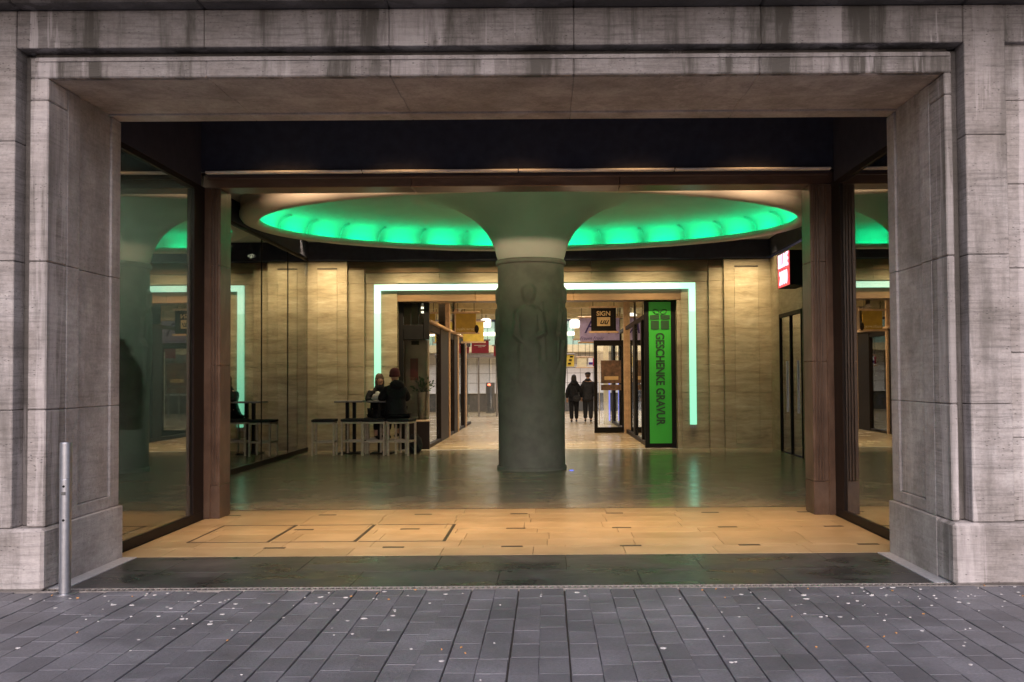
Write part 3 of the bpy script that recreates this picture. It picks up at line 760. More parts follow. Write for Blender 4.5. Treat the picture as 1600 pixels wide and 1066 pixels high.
# ---- mushroom column ------------------------------------------------------
cl = empty('mushroom_column', (CX + .02, 16.87, 0), 'round stone column with faint figure reliefs carrying the green-lit flared capital', 'column')
RC = .60; cx0, cy0 = CX + .02, 16.87
def cap_d(u, z, a, b, ra, rb):
    a = np.array(a); b = np.array(b); px, pz = u - a[0], z - a[1]; bx, bz = b - a
    h = np.clip((px * bx + pz * bz) / (bx * bx + bz * bz + 1e-9), 0, 1)
    return np.sqrt((px - bx * h) ** 2 + (pz - bz * h) ** 2) - (ra + (rb - ra) * h)
nu, nz = 260, 300
U = np.linspace(0, 2 * math.pi, nu, endpoint=False); Z = np.linspace(.06, 3.56, nz)
UU, ZZ = np.meshgrid(U, Z); H = np.zeros_like(UU)
for ang, mir in ((-93, 1), (-8, -1), (82, 1), (172, -1)):
    du = (UU - math.radians(ang) + math.pi) % (2 * math.pi) - math.pi
    u = du * RC * mir
    limbs = [((0, 2.98), (0, 3.06), .10, .115, .035), ((0, 2.84), (0, 2.95), .05, .05, .02), ((-.13, 2.70), (.13, 2.70), .09, .09, .03), ((0, 2.66), (0, 2.1), .17, .13, .035),
             ((-.2, 2.68), (-.25, 2.33), .06, .05, .03), ((-.25, 2.33), (-.07, 2.17), .045, .04, .04), ((.2, 2.68), (.27, 2.36), .06, .05, .03), ((.27, 2.36), (.03, 2.24), .045, .04, .042),
             ((-.02, 2.22), (.12, 2.32), .035, .03, .045), ((-.05, 2.1), (-.10, 1.55), .13, .09, .03), ((.07, 2.1), (.10, 1.55), .12, .09, .032), ((-.1, 1.55), (-.1, 1.02), .075, .05, .028), ((.10, 1.55), (.12, 1.02), .075, .05, .028),
             ((0, 2.12), (.30, 1.5), .05, .12, .018), ((-.17, .98), (-.08, .98), .04, .04, .03), ((.09, .98), (.2, .98), .04, .04, .03), ((.24, 2.85), (.29, 1.9), .012, .012, .02)]
    for a, b, ra, rb, hgt in limbs:
        d = cap_d(u, ZZ, a, b, ra, rb)
        H = np.maximum(H, hgt * (0.5 + 0.5 * np.clip(-d / .03, -1, 1)) * (1 + .25 * np.clip(-d / .08, 0, 1)))
    # carved fold lines
    H -= .006 * np.clip(1 - np.abs(np.sin(u * 55 + ZZ * 3)) * 3, 0, 1) * (np.abs(u) < .15) * (ZZ < 2.1) * (ZZ > 1.1)
H *= np.clip((ZZ - 1.15) / .8, 0, 1)
rr = RC - .018 + H * 1.15
verts = np.stack([cx0 + rr * np.cos(UU), cy0 + rr * np.sin(UU), ZZ], -1).reshape(-1, 3)
fcs = [(j * nu + i, j * nu + (i + 1) % nu, (j + 1) * nu + (i + 1) % nu, (j + 1) * nu + i) for j in range(nz - 1) for i in range(nu)]
MB().add(verts.tolist(), fcs).build('drum', M['drum'], cl, smooth=True)
MB().lathe((cx0, cy0, 0), [(0, 0), (RC + .008, 0), (RC + .008, .055), (RC - .02, .062)], 96).build('base_ring', M['drum'], cl, smooth=False)
MB().lathe((cx0, cy0, 0), [(RC - .03, 3.555), (RC + .008, 3.56), (RC + .02, 3.58), (RC + .02, 3.62), (RC + .004, 3.645), (RC - .05, 3.65)], 96).build('neck_ring', M['drum'], cl, smooth=True)
fl = [(RC - .03, 3.64), (RC + .0, 3.72), (RC + .03, 3.85), (RC + .09, 4.0), (RC + .18, 4.15), (RC + .31, 4.30), (RC + .47, 4.43), (RC + .72, 4.58), (RC + 1.02, 4.71), (RC + 1.35, 4.79), (RC + 1.7, 4.828), (RC + 2.0, 4.836)]
MB().lathe((cx0, cy0, 0), fl, 96).build('flared_capital', M['plaster'], cl, smooth=True)

# ---- mint light lines on the back wall ---------------------------------
def lightline(name, segs, label):
    t = empty(name, segs[0][0:3:2] + (0,) if False else (0.5 * (segs[0][0] + segs[0][1]), 21.36, segs[0][2]), label, 'light line')
    return t
ll = empty('light_line', (AX, 21.37, 3.6), 'mint green glowing light line framing the passage opening', 'light line')
xa, xb = -3.85, 3.31
n = 8
for k in range(n):
    a = xa + (xb - xa) * k / n; b = xa + (xb - xa) * (k + 1) / n
    MB().box(a + .001, b - .001, 21.335, 21.40, 3.555, 3.69, .003).build('light_segment', M['strip'], ll)
for (x0, x1) in ((xa, xa + .145), (xb - .145, xb)):
    for (z0, z1) in ((3.05, 3.553), (2.25, 3.048), (1.4, 2.248), (.53, 1.398)):
        MB().box(x0, x1, 21.335, 21.40, z0, z1, .003).build('light_segment', M['strip'] if z0 > 2.3 else M['strip_low'], ll)
    MB().box(x0, x1, 21.335, 21.40, .45, .527, .003).build('end_cap', M['galv'], ll)

# ================================================================== PASSAGE BEYOND
CL, CR = -2.68, 2.25
cc = empty('passage_ceiling', (AX, 27, 3.7), 'cream beamed ceiling of the passage with bright light strips', kind='structure')
MB().box(-7, 7, 21.9, 34, 3.85, 3.95).build('ceiling_slab', M['cream'], cc)
for yy in (23.0, 25.5, 28.0, 30.5, 33.0):
    MB().box(CL, CR, yy - .12, yy + .12, 3.62, 3.848, .01).build('ceiling_beam', M['cream'], cc)
    MB().box(CL + .4, CR - .4, yy + .5, yy + .62, 3.79, 3.848, .01).build('light_strip', M['lamp'], cc)
# left shop of the passage
ls = empty('corner_shop', (-3.0, 22, 0), 'dark framed corner shop at the left of the passage opening', 'shopfront')
MB().box(-3.355, -3.24, 21.62, 21.72, 0, 3.3, .005).build('frame_post', M['black'], ls)
MB().box(-2.78, -2.66, 21.60, 21.72, 2.47, 3.3, .005).build('frame_post', M['black'], ls)
MB().box(-3.238, -2.785, 21.60, 21.72, 2.47, 2.80, .006).build('transom', M['black'], ls)
for xx in (-3.07, -2.90): MB().box(xx - .008, xx + .008, 21.63, 21.67, 2.802, 3.3).build('glazing_bar', M['black'], ls)
MB().box(-3.238, -2.79, 21.645, 21.655, 2.80, 3.3).build('upper_pane', M['glass_hall'], ls)
MB().box(-3.238, -2.69, 21.645, 21.655, .62, 2.47).build('front_pane', M['glass_clear'], ls)
MB().box(-3.238, -2.66, 21.60, 21.70, 0, .62, .006).build('base_panel', M['blackframe'], ls)
MB().box(-3.238, -2.66, 21.60, 21.72, .62, .66, .004).build('wood_ledge', M['wood'], ls)
MB().box(-3.238, -2.70, 21.95, 21.99, .66, 2.47).build('back_screen', M['poster_tan'], ls)
MB().box(-3.13, -2.95, 21.92, 21.945, 1.55, 2.05).build('poster', M['poster_red'], ls)
MB().box(-3.10, -2.93, 21.90, 21.93, 2.36, 2.45).build('notice', M['black'], ls)
# left row of shopfronts
lf = empty('passage_shopfront', (CL, 27, 0), 'row of glazed shopfronts along the left side of the passage', 'shopfront')
for (a, b) in ((24.2, 26.1), (27.7, 28.7), (31.0, 31.4)):
    MB().box(CL - .12, CL, a, b, 0, 2.85, .01).build('pier', M['blackframe'], lf)
for yy in (26.2, 28.8, 31.5):
    MB().box(CL - .1, CL + .03, yy - .05, yy + .05, 0, 3.84, .008).build('timber_edge', M['wood'], lf)
MB().box(CL - .16, CL - .02, 21.74, 33.8, 2.70, 2.86, .01).build('door_head', M['blackframe'], lf)
MB().box(CL - .10, CL + .05, 21.74, 33.8, 2.87, 2.93, .01).build('timber_ledge', M['wood'], lf)
for (a, b) in ((21.74, 24.19), (26.27, 27.69), (28.87, 30.99), (31.57, 33.8)):
    MB().box(CL - .07, CL - .06, a, b, .08, 2.69).build('pane', M['glass_clear'], lf)
    MB().box(CL - .10, CL - .01, a, b, 0, .08, .004).build('sill', M['blackframe'], lf)
    MB().box(CL - .07, CL - .06, a, b, 2.94, 3.84).build('upper_pane', M['glass_hall'], lf)
lr = room('shop_interior', -8.5, -2.86, 22.1, 33.9, 3.6, 'lit shop room seen through the glass left of the passage', M['corr_floor'], M['poster_tan'], 'x1')
MB().box(-3.9, -3.87, 24.6, 24.66, .7, 1.62).build('yellow_tube', M['yellow_lamp'], lr)
MB().box(-4.6, -4.5, 25, 30, .06, 1.6).build('rear_cabinet', M['counter'], lr)
MB().box(-4.7, -4.3, 26.0, 27.0, 2.15, 2.75).build('menu_board', M['white'], lr)
for k in range(3): MB().box(-5.0, -3.2, 23.2 + 1.6 * k, 23.35 + 1.6 * k, 3.4, 3.45).build('ceiling_lamp', M['lamp'], lr)
# right side: green banner + shopfronts
bn = empty('green_banner', (2.57, 21.9, 0), 'tall green GESCHENKE GRAVUR banner with a gift symbol in a black frame', 'banner')
bx0, bx1 = 2.19, 2.895
MB().box(bx0, bx1, 21.62, 21.70, 0, 3.305, .006).build('banner_frame', M['black'], bn)
MB().box(bx0 + .105, bx1 - .105, 21.610, 21.618, .10, 3.28).build('banner_field', M['ban_green'], bn)
bc = (bx0 + bx1) / 2
text('banner_lettering', 'GESCHENKE GRAVUR', (bc - .01, 21.604, 1.55), .265, M['ban_ink'], bn, (R(90), R(90), 0), .002, offs=.008, sx=.80)
gi = MB()
for (a, b, c, d) in ((-.205, -.02, 2.66, 2.86), (.02, .205, 2.66, 2.86), (-.225, -.015, 2.885, 2.985), (.015, .225, 2.885, 2.985)):
    gi.box(bc + a, bc + b, 21.600, 21.606, c, d)
for sgn in (-1, 1):
    for k in range(9):
        t0_ = math.pi * 2 * k / 9; t1_ = math.pi * 2 * (k + 1) / 9
        f_ = lambda t: (bc + sgn * (.085 + .07 * math.cos(t)), 21.603, 3.06 + .05 * math.sin(t) + .02 * math.cos(t))
        gi.cyl(f_(t0_), f_(t1_), .009, n=6)
gi.build('gift_symbol', M['ban_ink'], bn)
rf = empty('passage_shopfront', (CR, 27, 0), 'dark glazed shopfront along the right side of the passage', 'shopfront')
MB().box(CR, CR + .1, 21.74, 33.8, 0, .10, .006).build('sill', M['blackframe'], rf)
MB().box(CR + .0, CR + .1, 21.74, 33.8, 2.95, 3.05, .006).build('door_head', M['blackframe'], rf)
for (a, b) in ((21.74, 22.2), (22.95, 23.1), (24.7, 25.3), (30.0, 30.3), (32.8, 33.8)): MB().box(CR, CR + .1, a, b, .10, 2.95, .006).build('frame_post', M['black'], rf)
MB().box(CR - .05, CR + .05, 27.55, 27.68, 0, 3.84, .006).build('timber_edge', M['wood'], rf)
for (a, b) in ((22.2, 22.95), (23.1, 24.7), (25.3, 27.5), (27.7, 30.0), (30.3, 32.8)):
    MB().box(CR + .04, CR + .05, a, b, .10, 2.95).build('pane', M['glass_hall'], rf)
    MB().box(CR + .04, CR + .05, a, b, 3.05, 3.84).build('upper_pane', M['glass_hall'], rf)
MB().box(CR + .3, CR + .33, 23.2, 24.6, .5, 2.4).build('poster', M['poster_red'], rf)
MB().box(CR + .3, CR + .33, 25.5, 27.3, .3, 1.0).build('window_display', M['white'], rf)
room('shop_interior', CR + .12, 7.5, 22.0, 33.9, 3.6, 'dim shop room behind the right side of the passage', M['dark_room'], M['poster_tan'], 'x0')
# open glass door with poster
gd = empty('open_glass_door', (1.75, 27.6, 0), 'black framed glass door standing open in the passage with a brown poster', 'glass door')
x0, x1, yd = 1.34, 2.19, 27.6
MB().box(x0, x0 + .10, yd, yd + .06, .0, 2.66, .005).build('door_stile', M['black'], gd)
MB().box(x1 - .05, x1, yd, yd + .06, .0, 2.66, .005).build('door_stile', M['black'], gd)
MB().box(x0 + .1, x1 - .05, yd, yd + .06, 2.5, 2.66, .005).build('door_rail', M['black'], gd)
MB().box(x0 + .1, x1 - .05, yd, yd + .06, .0, .16, .005).build('door_rail', M['black'], gd)
MB().box(x0 + .1, x1 - .05, yd + .025, yd + .035, .16, 2.5).build('door_pane', M['glass_clear'], gd)
MB().box(x0 + .14, x0 + .16, yd - .04, yd - .02, .25, 2.4, .004).build('pull_bar', M['rail'], gd)
MB().box(x0 + .2, x1 - .07, yd + .012, yd + .020, 1.42, 2.08).build('poster', M['poster_brown'], gd)
MB().box(x0 + .2, x1 - .07, yd + .012, yd + .020, 1.22, 1.38).build('poster_footer', M['poster_brown'], gd)
MB().box(x0 + .3, x1 - .15, yd + .006, yd + .010, 1.52, 1.62).build('poster_lettering', M['tan'], gd)
def shelf_unit(x, y, w, rz, label, seed):
    t = empty('display_shelf', (x, y, .06), label, 'shelf', None, rz); rs = random.Random(seed)
    for xx in (-w / 2, w / 2): MB().box(xx - .015, xx + .015, -.16, .16, 0, 2.1, .003).build('side_panel', M['blackframe'], t, local=True)
    for z in (.15, .6, 1.05, 1.5, 1.95):
        MB().box(-w / 2 + .02, w / 2 - .02, -.16, .16, z, z + .02, .003).build('shelf_board', M['wood'], t, local=True)
        px = -w / 2 + .05
        while px < w / 2 - .2:
            ww = rs.uniform(.07, .17); hh = rs.uniform(.12, .34)
            MB().box(px, px + ww, -.12, .08, z + .021, z + .021 + hh, .006).build('goods_box', M[rs.choice(('cream', 'red', 'yellow', 'white', 'teal', 'purple', 'orange', 'poster_brown', 'tan'))], t, local=True)
            px += ww + rs.uniform(.01, .09)
    return t
shelf_unit(-3.75, 24.6, 1.8, R(90), 'shelf of colourful goods nearest inside the left passage shop', 1)
shelf_unit(-3.75, 29.9, 2.0, R(90), 'shelf of colourful goods deeper inside the left passage shop', 2)
shelf_unit(3.3, 24.0, 1.5, R(-90), 'shelf of goods just behind the right shopfront near the banner', 3)
shelf_unit(3.3, 29.0, 2.0, R(-90), 'shelf of goods behind the right shopfront past the glass door', 4)
# blue lit column behind
fp = empty('white_post', (2.0, 33, 0), 'slim white post with a blue light line beyond the glass door', 'post')
MB().box(1.93, 2.10, 33.0, 33.15, 0, 3.6, .01).build('post_shaft', M['cream'], fp)
MB().box(2.105, 2.15, 33.0, 33.05, .1, 1.5).build('blue_line', M['blue'], fp)

def hang_sign(x0, x1, z0, z1, y, mat, label, rail=M['wood'], ov=.06, th=.03):
    t = empty('hanging_sign', ((x0 + x1) / 2, y, z1), label, 'sign')
    MB().box(x0, x1, y, y + th, z0, z1, .003).build('sign_board', mat, t)
    for z in (z1 + .002, z0 - .052): MB().box(x0 - ov, x1 + ov, y - .02, y + th + .02, z, z + .05, .005).build('sign_rail', rail, t)
    for xx in (x0 + .05, x1 - .05): MB().cyl((xx, y + .01, z1 + .05), (xx, y + .01, 3.84), .008, n=6).build('hanger', M['black'], t)
    return t
s1 = hang_sign(1.15, 1.80, 2.80, 3.40, 25.0, M['black'], 'black square hanging sign reading SIGN above a script logo')
text('sign_lettering', 'SIGN', (1.475, 24.992, 3.25), .165, M['tan'], s1, offs=.004)
MB().box(1.305, 1.645, 24.988, 24.998, 2.93, 3.16).build('logo_panel', M['tan'], s1)
text('sign_script', 'uu', (1.475, 24.984, 3.045), .22, M['black'], s1, shear=.45, offs=.003)
for (a, b, c, d) in ((1.21, 1.22, 2.86, 3.34), (1.73, 1.74, 2.86, 3.34)): MB().box(a, b, 24.994, 24.999, c, d).build('border_line', M['blackframe'], s1)
s2 = hang_sign(.98, 2.16, 2.66, 3.36, 28.6, M['purple'], 'purple hanging sign with blue script letters behind the black sign')
text('sign_script', 'F', (1.20, 28.592, 3.08), .55, M['purple_ink'], s2, shear=.5)
text('sign_script', 'A', (1.98, 28.592, 3.05), .50, M['purple_ink'], s2, shear=-.3)
text('sign_lettering', 'Frauen Frisör', (1.33, 28.592, 2.76), .13, M['purple_ink'], s2, shear=.3)
s3 = hang_sign(-2.46, -1.92, 2.84, 3.34, 25.9, M['mustard'], 'mustard brown sushi.wrap hanging sign nearest on the left', ov=.10)
text('sign_lettering', 'sushi.wrap', (-2.19, 25.892, 2.92), .115, M['cream'], s3)
MB().lathe((0, 0, 0), [(0.0, 0), (.07, 0), (.085, .02), (.0, .02)], 16).build('x', M['blackframe']).name = 'tmp'
bpy.data.objects.remove(bpy.data.objects['tmp'])
MB().ball((-1.90, 25.88, 2.92), (.06, .02, .11), 12, 8).build('roll_emblem', M['blackframe'], s3, smooth=True)
s4 = hang_sign(-2.62, -1.98, 2.74, 3.34, 29.9, M['yellow'], 'bright yellow hanging sign just behind the mustard one')
s5 = hang_sign(-2.80, -2.16, 2.52, 2.98, 35.5, M['red'], 'dark red hanging sign with fine pale script on the left', rail=M['galv'])
for (a, b, z) in ((-2.70, -2.26, 2.80), (-2.55, -2.42, 2.745), (-2.40, -2.30, 2.76)): MB().box(a, b, 35.488, 35.498, z, z + .018).build('script_stroke', M['white'], s5)
s6 = hang_sign(-2.02, -1.55, 2.42, 2.80, 36.2, M['red'], 'smaller dark red sign beside the column edge', rail=M['galv'])
s7 = hang_sign(-3.40, -3.20, 2.52, 3.0, 36.0, M['red'], 'narrow dark red sign farthest left of the far signs', rail=M['galv'])
s8 = hang_sign(-3.12, -2.84, 2.50, 2.90, 35.0, M['white'], 'small white square sign between the red signs', rail=M['galv'])
s9 = hang_sign(.95, 1.40, 2.95, 3.35, 33.5, M['cream'], 'plain cream hanging sign right of the column', rail=M['wood'])
s10 = hang_sign(.80, 1.12, 2.05, 2.55, 40.0, M['yellow'], 'bright yellow sign with black marks right of the column', rail=M['galv'])
for z in (2.15, 2.30, 2.44): MB().box(.86 + (z - 2.15) * .3, .98 + (z - 2.15) * .3, 39.985, 39.998, z, z + .06).build('black_mark', M['black'], s10)
s11 = hang_sign(1.28, 1.68, 2.05, 2.45, 41.0, M['cream'], 'pale yellow square sign above the walking couple', rail=M['wood'])
s12 = hang_sign(1.76, 2.02, 2.05, 2.45, 41.2, M['white'], 'small white and blue sign beside the pale yellow one', rail=M['wood'])
MB().box(1.78, 1.95, 41.185, 41.198, 2.15, 2.25).build('blue_wave', M['purple_ink'], s12)
MB().box(1.955, 2.02, 41.185, 41.198, 2.08, 2.42).build('red_field', M['red'], s12)

# far atrium
fa = empty('atrium_wall', (0, 46, 0), 'bright far wall of the atrium with teal upper panels and white tiles', 'wall')
MB().box(-8, 8, 46.1, 46.3, 0, 7).build('wall_backing', M['galv'], fa)
k = 0
x = -4.0
while x < 3.6:
    z = .9
    while z < 2.75:
        block('wall_tile', x + .01, x + .61, 46.0, 46.1, z + .01, z + .45, M['tile_white'], fa, .004); z += .46
    x += .62
MB().box(-6, 6, 45.9, 46.1, 0, .85, .01).build('counter_front', M['counter'], fa)
MB().box(-6, 6, 45.8, 46.1, .86, .92, .01).build('counter_top', M['white'], fa)
MB().box(-6, 6, 45.0, 46.1, 2.80, 3.15, .01).build('cream_beam', M['cream'], fa)
x = -5
while x < 5: block('teal_panel', x + .01, x + 1.23, 45.95, 46.1, 3.17, 4.3, M['teal'], fa, .006); x += 1.25
MB().box(-6, 6, 45.9, 46.05, 4.32, 6.5).build('dark_attic', M['navy'], fa)
MB().box(-8, 8, 34, 46.3, 6.5, 6.6).build('atrium_ceiling', M['cream'], fa)
MB().box(-7.9, -7.8, 34, 46, 0, 6.5).build('side_wall', M['cream'], fa); MB().box(7.8, 7.9, 34, 46, 0, 6.5).build('side_wall', M['cream'], fa)
MB().box(-8, 8, 34.0, 34.2, 3.96, 6.5).build('front_wall', M['cream'], fa)
MB().box(-1.5, 1.4, 45.7, 45.8, 3.62, 3.78).build('bright_window', M['lamp'], fa)
MB().box(-5, -1.8, 45.7, 45.8, 3.62, 3.78).build('bright_window', M['lamp'], fa)
# left glass entrance at the end
ge = empty('glass_entrance', (-3, 39, 0), 'bright glass entrance doors with steel frames at the far end', 'glass door')
for xx in (-3.95, -3.35, -2.9, -2.15, -1.55, -.9): MB().box(xx, xx + .07, 40.0, 40.08, 0, 2.45, .006).build('door_post', M['galv'] if xx > -3.4 else M['black'], ge)
for a, b in ((-3.88, -3.35), (-3.28, -2.9), (-2.83, -2.15), (-2.08, -1.55), (-1.48, -.9)): MB().box(a, b, 40.03, 40.045, 0, 2.4).build('door_pane', M['glass_clear'], ge)
MB().box(-4, -.8, 39.95, 40.12, 2.45, 2.6, .006).build('door_head', M['galv'], ge)
vn = empty('tail_lamp', (-2.5, 43.6, 1.2), 'small glowing red lamp behind the far glass doors', 'lamp')
MB().ball((-2.65, 43.6, 1.30), (.07, .03, .05)).build('lamp_lens', M['red_lamp'], vn); MB().box(-2.8, -2.4, 43.65, 43.8, .0, 1.4, .02).build('lamp_housing', M['counter'], vn)
for (xx, yy, nm) in ((.95, 33.0, 'left'), (1.95, 30.0, 'right'), (-2.05, 32.2, 'far left')):
    t = empty('pendant_lamp', (xx, yy, 3.5), {'left': 'round glowing pendant lamp just right of the column', 'right': 'glowing drum pendant lamp behind the black sign', 'far left': 'glowing drum pendant lamp left of the column'}[nm], 'pendant lamp')
    MB().lathe((xx, yy, 3.30), [(0, 0), (.15, 0), (.17, .05), (.17, .26), (.1, .3), (0, .3)], 20).build('lamp_shade', M['lamp_dim'], t, smooth=False)
    MB().cyl((xx, yy, 3.60), (xx, yy, 3.85), .012, n=6).build('lamp_stem', M['black'], t)

fl_ = empty('floor_light', (.40, 16.45, 0), 'tiny blue glowing floor light at the foot of the column', 'floor light')
MB().lathe((.40, 16.45, 0), [(0, .012), (.03, .012), (.045, .0)], 14).build('light_lens', M['blue'], fl_)
# ================================================================== BOLLARD
bo = empty('steel_bollard', (-3.60, 7.19, 0), 'slim stainless steel bollard standing before the left jamb', 'bollard')
bxx, byy = -3.60, 7.19
MB().lathe((bxx, byy, 0), [(0, 0), (.085, 0), (.085, .006), (.05, .010)], 32).build('base_plate', M['steel'], bo)
MB().lathe((bxx, byy, 0), [(.0, .008), (.0415, .008), (.0415, .848), (.039, .852)], 32).build('shaft', M['steel'], bo, smooth=False)
MB().lathe((bxx, byy, 0), [(.039, .852), (.0425, .856), (.0425, 1.118), (.038, 1.125), (0, 1.125)], 32).build('top_sleeve', M['steel'], bo, smooth=False)
for z in (.80, .55): MB().cyl((bxx + .005, byy - .044, z), (bxx + .005, byy - .036, z), .009, n=12).build('lock_button', M['black'], bo)
MB().box(bxx - .012, bxx + .02, byy - .0435, byy - .038, .735, .76, .002).build('key_slot', M['counter'], bo)

# ================================================================== COAT ON A STAND, SHOES
ct = empty('coat_stand', (-4.42, 9.9, .06), 'dark quilted winter coat on a shop stand behind the left window', 'coat display')
coat = MB(); prof = []
n = 28; lv = [(0.0, .235, .17), (.05, .25, .18), (.08, .235, .165), (.25, .225, .16), (.5, .20, .15), (.64, .215, .15), (.72, .20, .13), (.77, .13, .10), (.80, .085, .085), (.88, .10, .095), (.93, .085, .08)]
vs = []
for (z, a, b) in lv:
    for i in range(n):
        t = 2 * math.pi * i / n; q = 1 + .045 * math.sin(7 * t + z * 9) + .02 * math.sin(40 * z)
        vs.append((-4.42 + a * q * math.cos(t), 9.9 + b * q * math.sin(t), 1.08 + z))
coat.add(vs, [(k * n + i, k * n + (i + 1) % n, (k + 1) * n + (i + 1) % n, (k + 1) * n + i) for k in range(len(lv) - 1) for i in range(n)])
coat.build('coat_body', M['coat'], ct, smooth=True, sub=1)
for sgn in (-1, 1):
    skin('sleeve', [(-4.42 + sgn * .17, 9.9, 1.76), (-4.42 + sgn * .235, 9.87, 1.5), (-4.42 + sgn * .25, 9.80, 1.17)], [(0, 1), (1, 2)], [.075, .064, .052], M['coat'], ct, 1).location = -Vector(ct.location)
skin('hood', [(-4.42, 9.98, 1.95), (-4.42, 10.06, 1.84)], [(0, 1)], [.12, .12], M['coat'], ct, 1).location = -Vector(ct.location)
MB().cyl((-4.42, 9.9, .08), (-4.42, 9.9, 1.15), .018, n=10).build('stand_pole', M['black'], ct)
MB().lathe((-4.42, 9.9, .06), [(0, 0), (.16, 0), (.16, .015), (0, .02)], 20).build('stand_foot', M['black'], ct)
def shoe(x, y, z, rz, tilt, label):
    t = empty('shoe', (x, y, z), label, 'shoe', 'shoes in the left display window', rz)
    s_ = skin('upper', [(0, -.10, .05), (0, -.02, .055), (0, .08, .035), (0, .15, .028)], [(0, 1), (1, 2), (2, 3)], [(.042, .05), (.045, .05), (.04, .03), (.03, .02)], M['coat'], t, 2)
    MB().box(-.042, .042, -.14, .18, 0, .018, .008).build('sole', M['gum'], t, local=True)
    t.rotation_euler = (tilt, 0, rz); return t
shoe(-4.28, 9.62, .062, R(-70), 0, 'dark shoe lying flat, its toe to the right, in the left display window')
shoe(-4.42, 9.55, .062, R(-60), 0, 'dark shoe lying flat behind its twin near the coat stand')
shoe(-4.33, 9.75, .20, R(60), R(68), 'dark shoe stood upright on its heel in the left display window')

# ================================================================== BAR TABLES, STOOLS
def stool(x, y, rz, label):
    w = .215
    t = empty('bar_stool', (x, y, 0), label, 'stool', 'slatted bar stools at the left of the hall', rz)
    for sx in (-1, 1):
        for sy in (-1, 1): MB().box(sx * w - .019, sx * w + .019, sy * w - .019, sy * w + .019, 0, .70, .003).build('leg', M['pinewood'], t, local=True)
    for z in (.66, .27):
        for s_ in (-1, 1):
            MB().box(-w + .02, w - .02, s_ * w - .011, s_ * w + .011, z, z + .035, .003).build('rail', M['pinewood'], t, local=True)
            MB().box(s_ * w - .011, s_ * w + .011, -w + .02, w - .02, z, z + .035, .003).build('rail', M['pinewood'], t, local=True)
    MB().box(-w - .025, w + .025, -w - .025, w + .025, .702, .755, .012).build('seat', M['cloth2'], t, local=True)
    return t
st0 = stool(-4.66, 20.1, R(4), 'leftmost slatted wooden bar stool beside the empty table')
for (x, y, rz, lb) in ((-4.06, 20.25, R(-5), 'empty slatted bar stool between the two bar tables'), (-3.62, 20.12, R(3), 'slatted bar stool in front of the table with the white bag'),
                       (-3.28, 20.42, R(24), 'slatted bar stool under the person in the red beanie'), (-3.04, 20.05, R(-12), 'rightmost slatted bar stool, in front of the black backpack'),
                       (-3.72, 21.02 - .08, R(0), 'slatted bar stool at the wall under the brown-haired person')):
    c = copy_tree(st0); c.location = (x, y, 0); c.rotation_euler = (0, 0, rz); c['label'] = lb
def bar_table(x, y, label):
    t = empty('bar_table', (x, y, 0), label, 'table', 'high bar tables at the left of the hall')
    MB().box(-.30, .30, -.28, .28, 1.09, 1.125, .006).build('table_top', M['counter'], t, local=True)
    for s_ in (-1, 1): MB().box(s_ * .075 - .035, s_ * .075 + .035, -.035, .035, .02, 1.09, .004).build('leg', M['black'], t, local=True)
    MB().box(-.24, .24, -.24, .24, 0, .02, .004).build('foot_plate', M['black'], t, local=True)
    return t
bar_table(-4.22, 20.62, 'empty dark high table next to the left pilaster')
b2 = bar_table(-3.52, 20.56, 'dark high table carrying the white bag between two seated people')

bg_ = MB().ball((0, 0, 0), (.165, .11, .10), 20, 12, .55, 3.3); o = bg_.build('white_bag', M['bag'], None, smooth=True)
o.location = (-3.56, 20.50, 1.205); tag(o, 'crumpled white plastic bag lying on the bar table', 'bag')
bp = empty('backpack', (-2.84, 20.5, 0), 'slumped black backpack on the floor by the corner shop', 'backpack')
MB().ball((-2.84, 20.5, .19), (.17, .15, .22), 16, 10, .25, 1.0).build('pack_body', M['cloth'], bp, smooth=True)
MB().ball((-2.78, 20.40, .12), (.11, .08, .10), 12, 8, .2, 2.0).build('front_pocket', M['cloth'], bp, smooth=True)
for sgn in (-1, 1): skin('strap', [(-2.84 + sgn * .07, 20.36, .34), (-2.82 + sgn * .09, 20.28, .2), (-2.72 + sgn * .06, 20.28, .03)], [(0, 1), (1, 2)], [.014, .014, .012], M['cloth2'], bp, 1).location = -Vector(bp.location)
pp = empty('potted_plant', (-2.86, 21.82, .66), 'small potted plant with dark leaves in the corner shop window', 'plant')
MB().lathe((-2.86, 21.82, .66), [(0, 0), (.07, 0), (.095, .42), (.10, .62), (.085, .62), (.08, .5), (0, .5)], 16).build('pot', M['pot'], pp, smooth=True)
random.seed(5); lfm = MB(); stm = MB()
for i in range(46):
    a = random.uniform(0, 6.28); el_ = random.uniform(.2, 1.45); L = random.uniform(.1, .34)
    d = Vector((math.cos(a) * math.cos(el_), .6 * math.sin(a) * math.cos(el_), math.sin(el_))); p = Vector((-2.86, 21.81, 1.27)) + d * L
    if p.y > 21.93: p.y = 21.93
    stm.cyl((-2.86, 21.81, 1.24), p, .003, n=4, cap=False)
    u = d.orthogonal().normalized() * .022; q = p + d * .09
    q.y = max(min(q.y, 21.935), 21.68)
    lfm.add([p, (p + q) / 2 + u, q, (p + q) / 2 - u], [(0, 1, 2, 3)])
stm.build('stems', M['leaf'], pp); lfm.build('leaves', M['leaf'], pp)

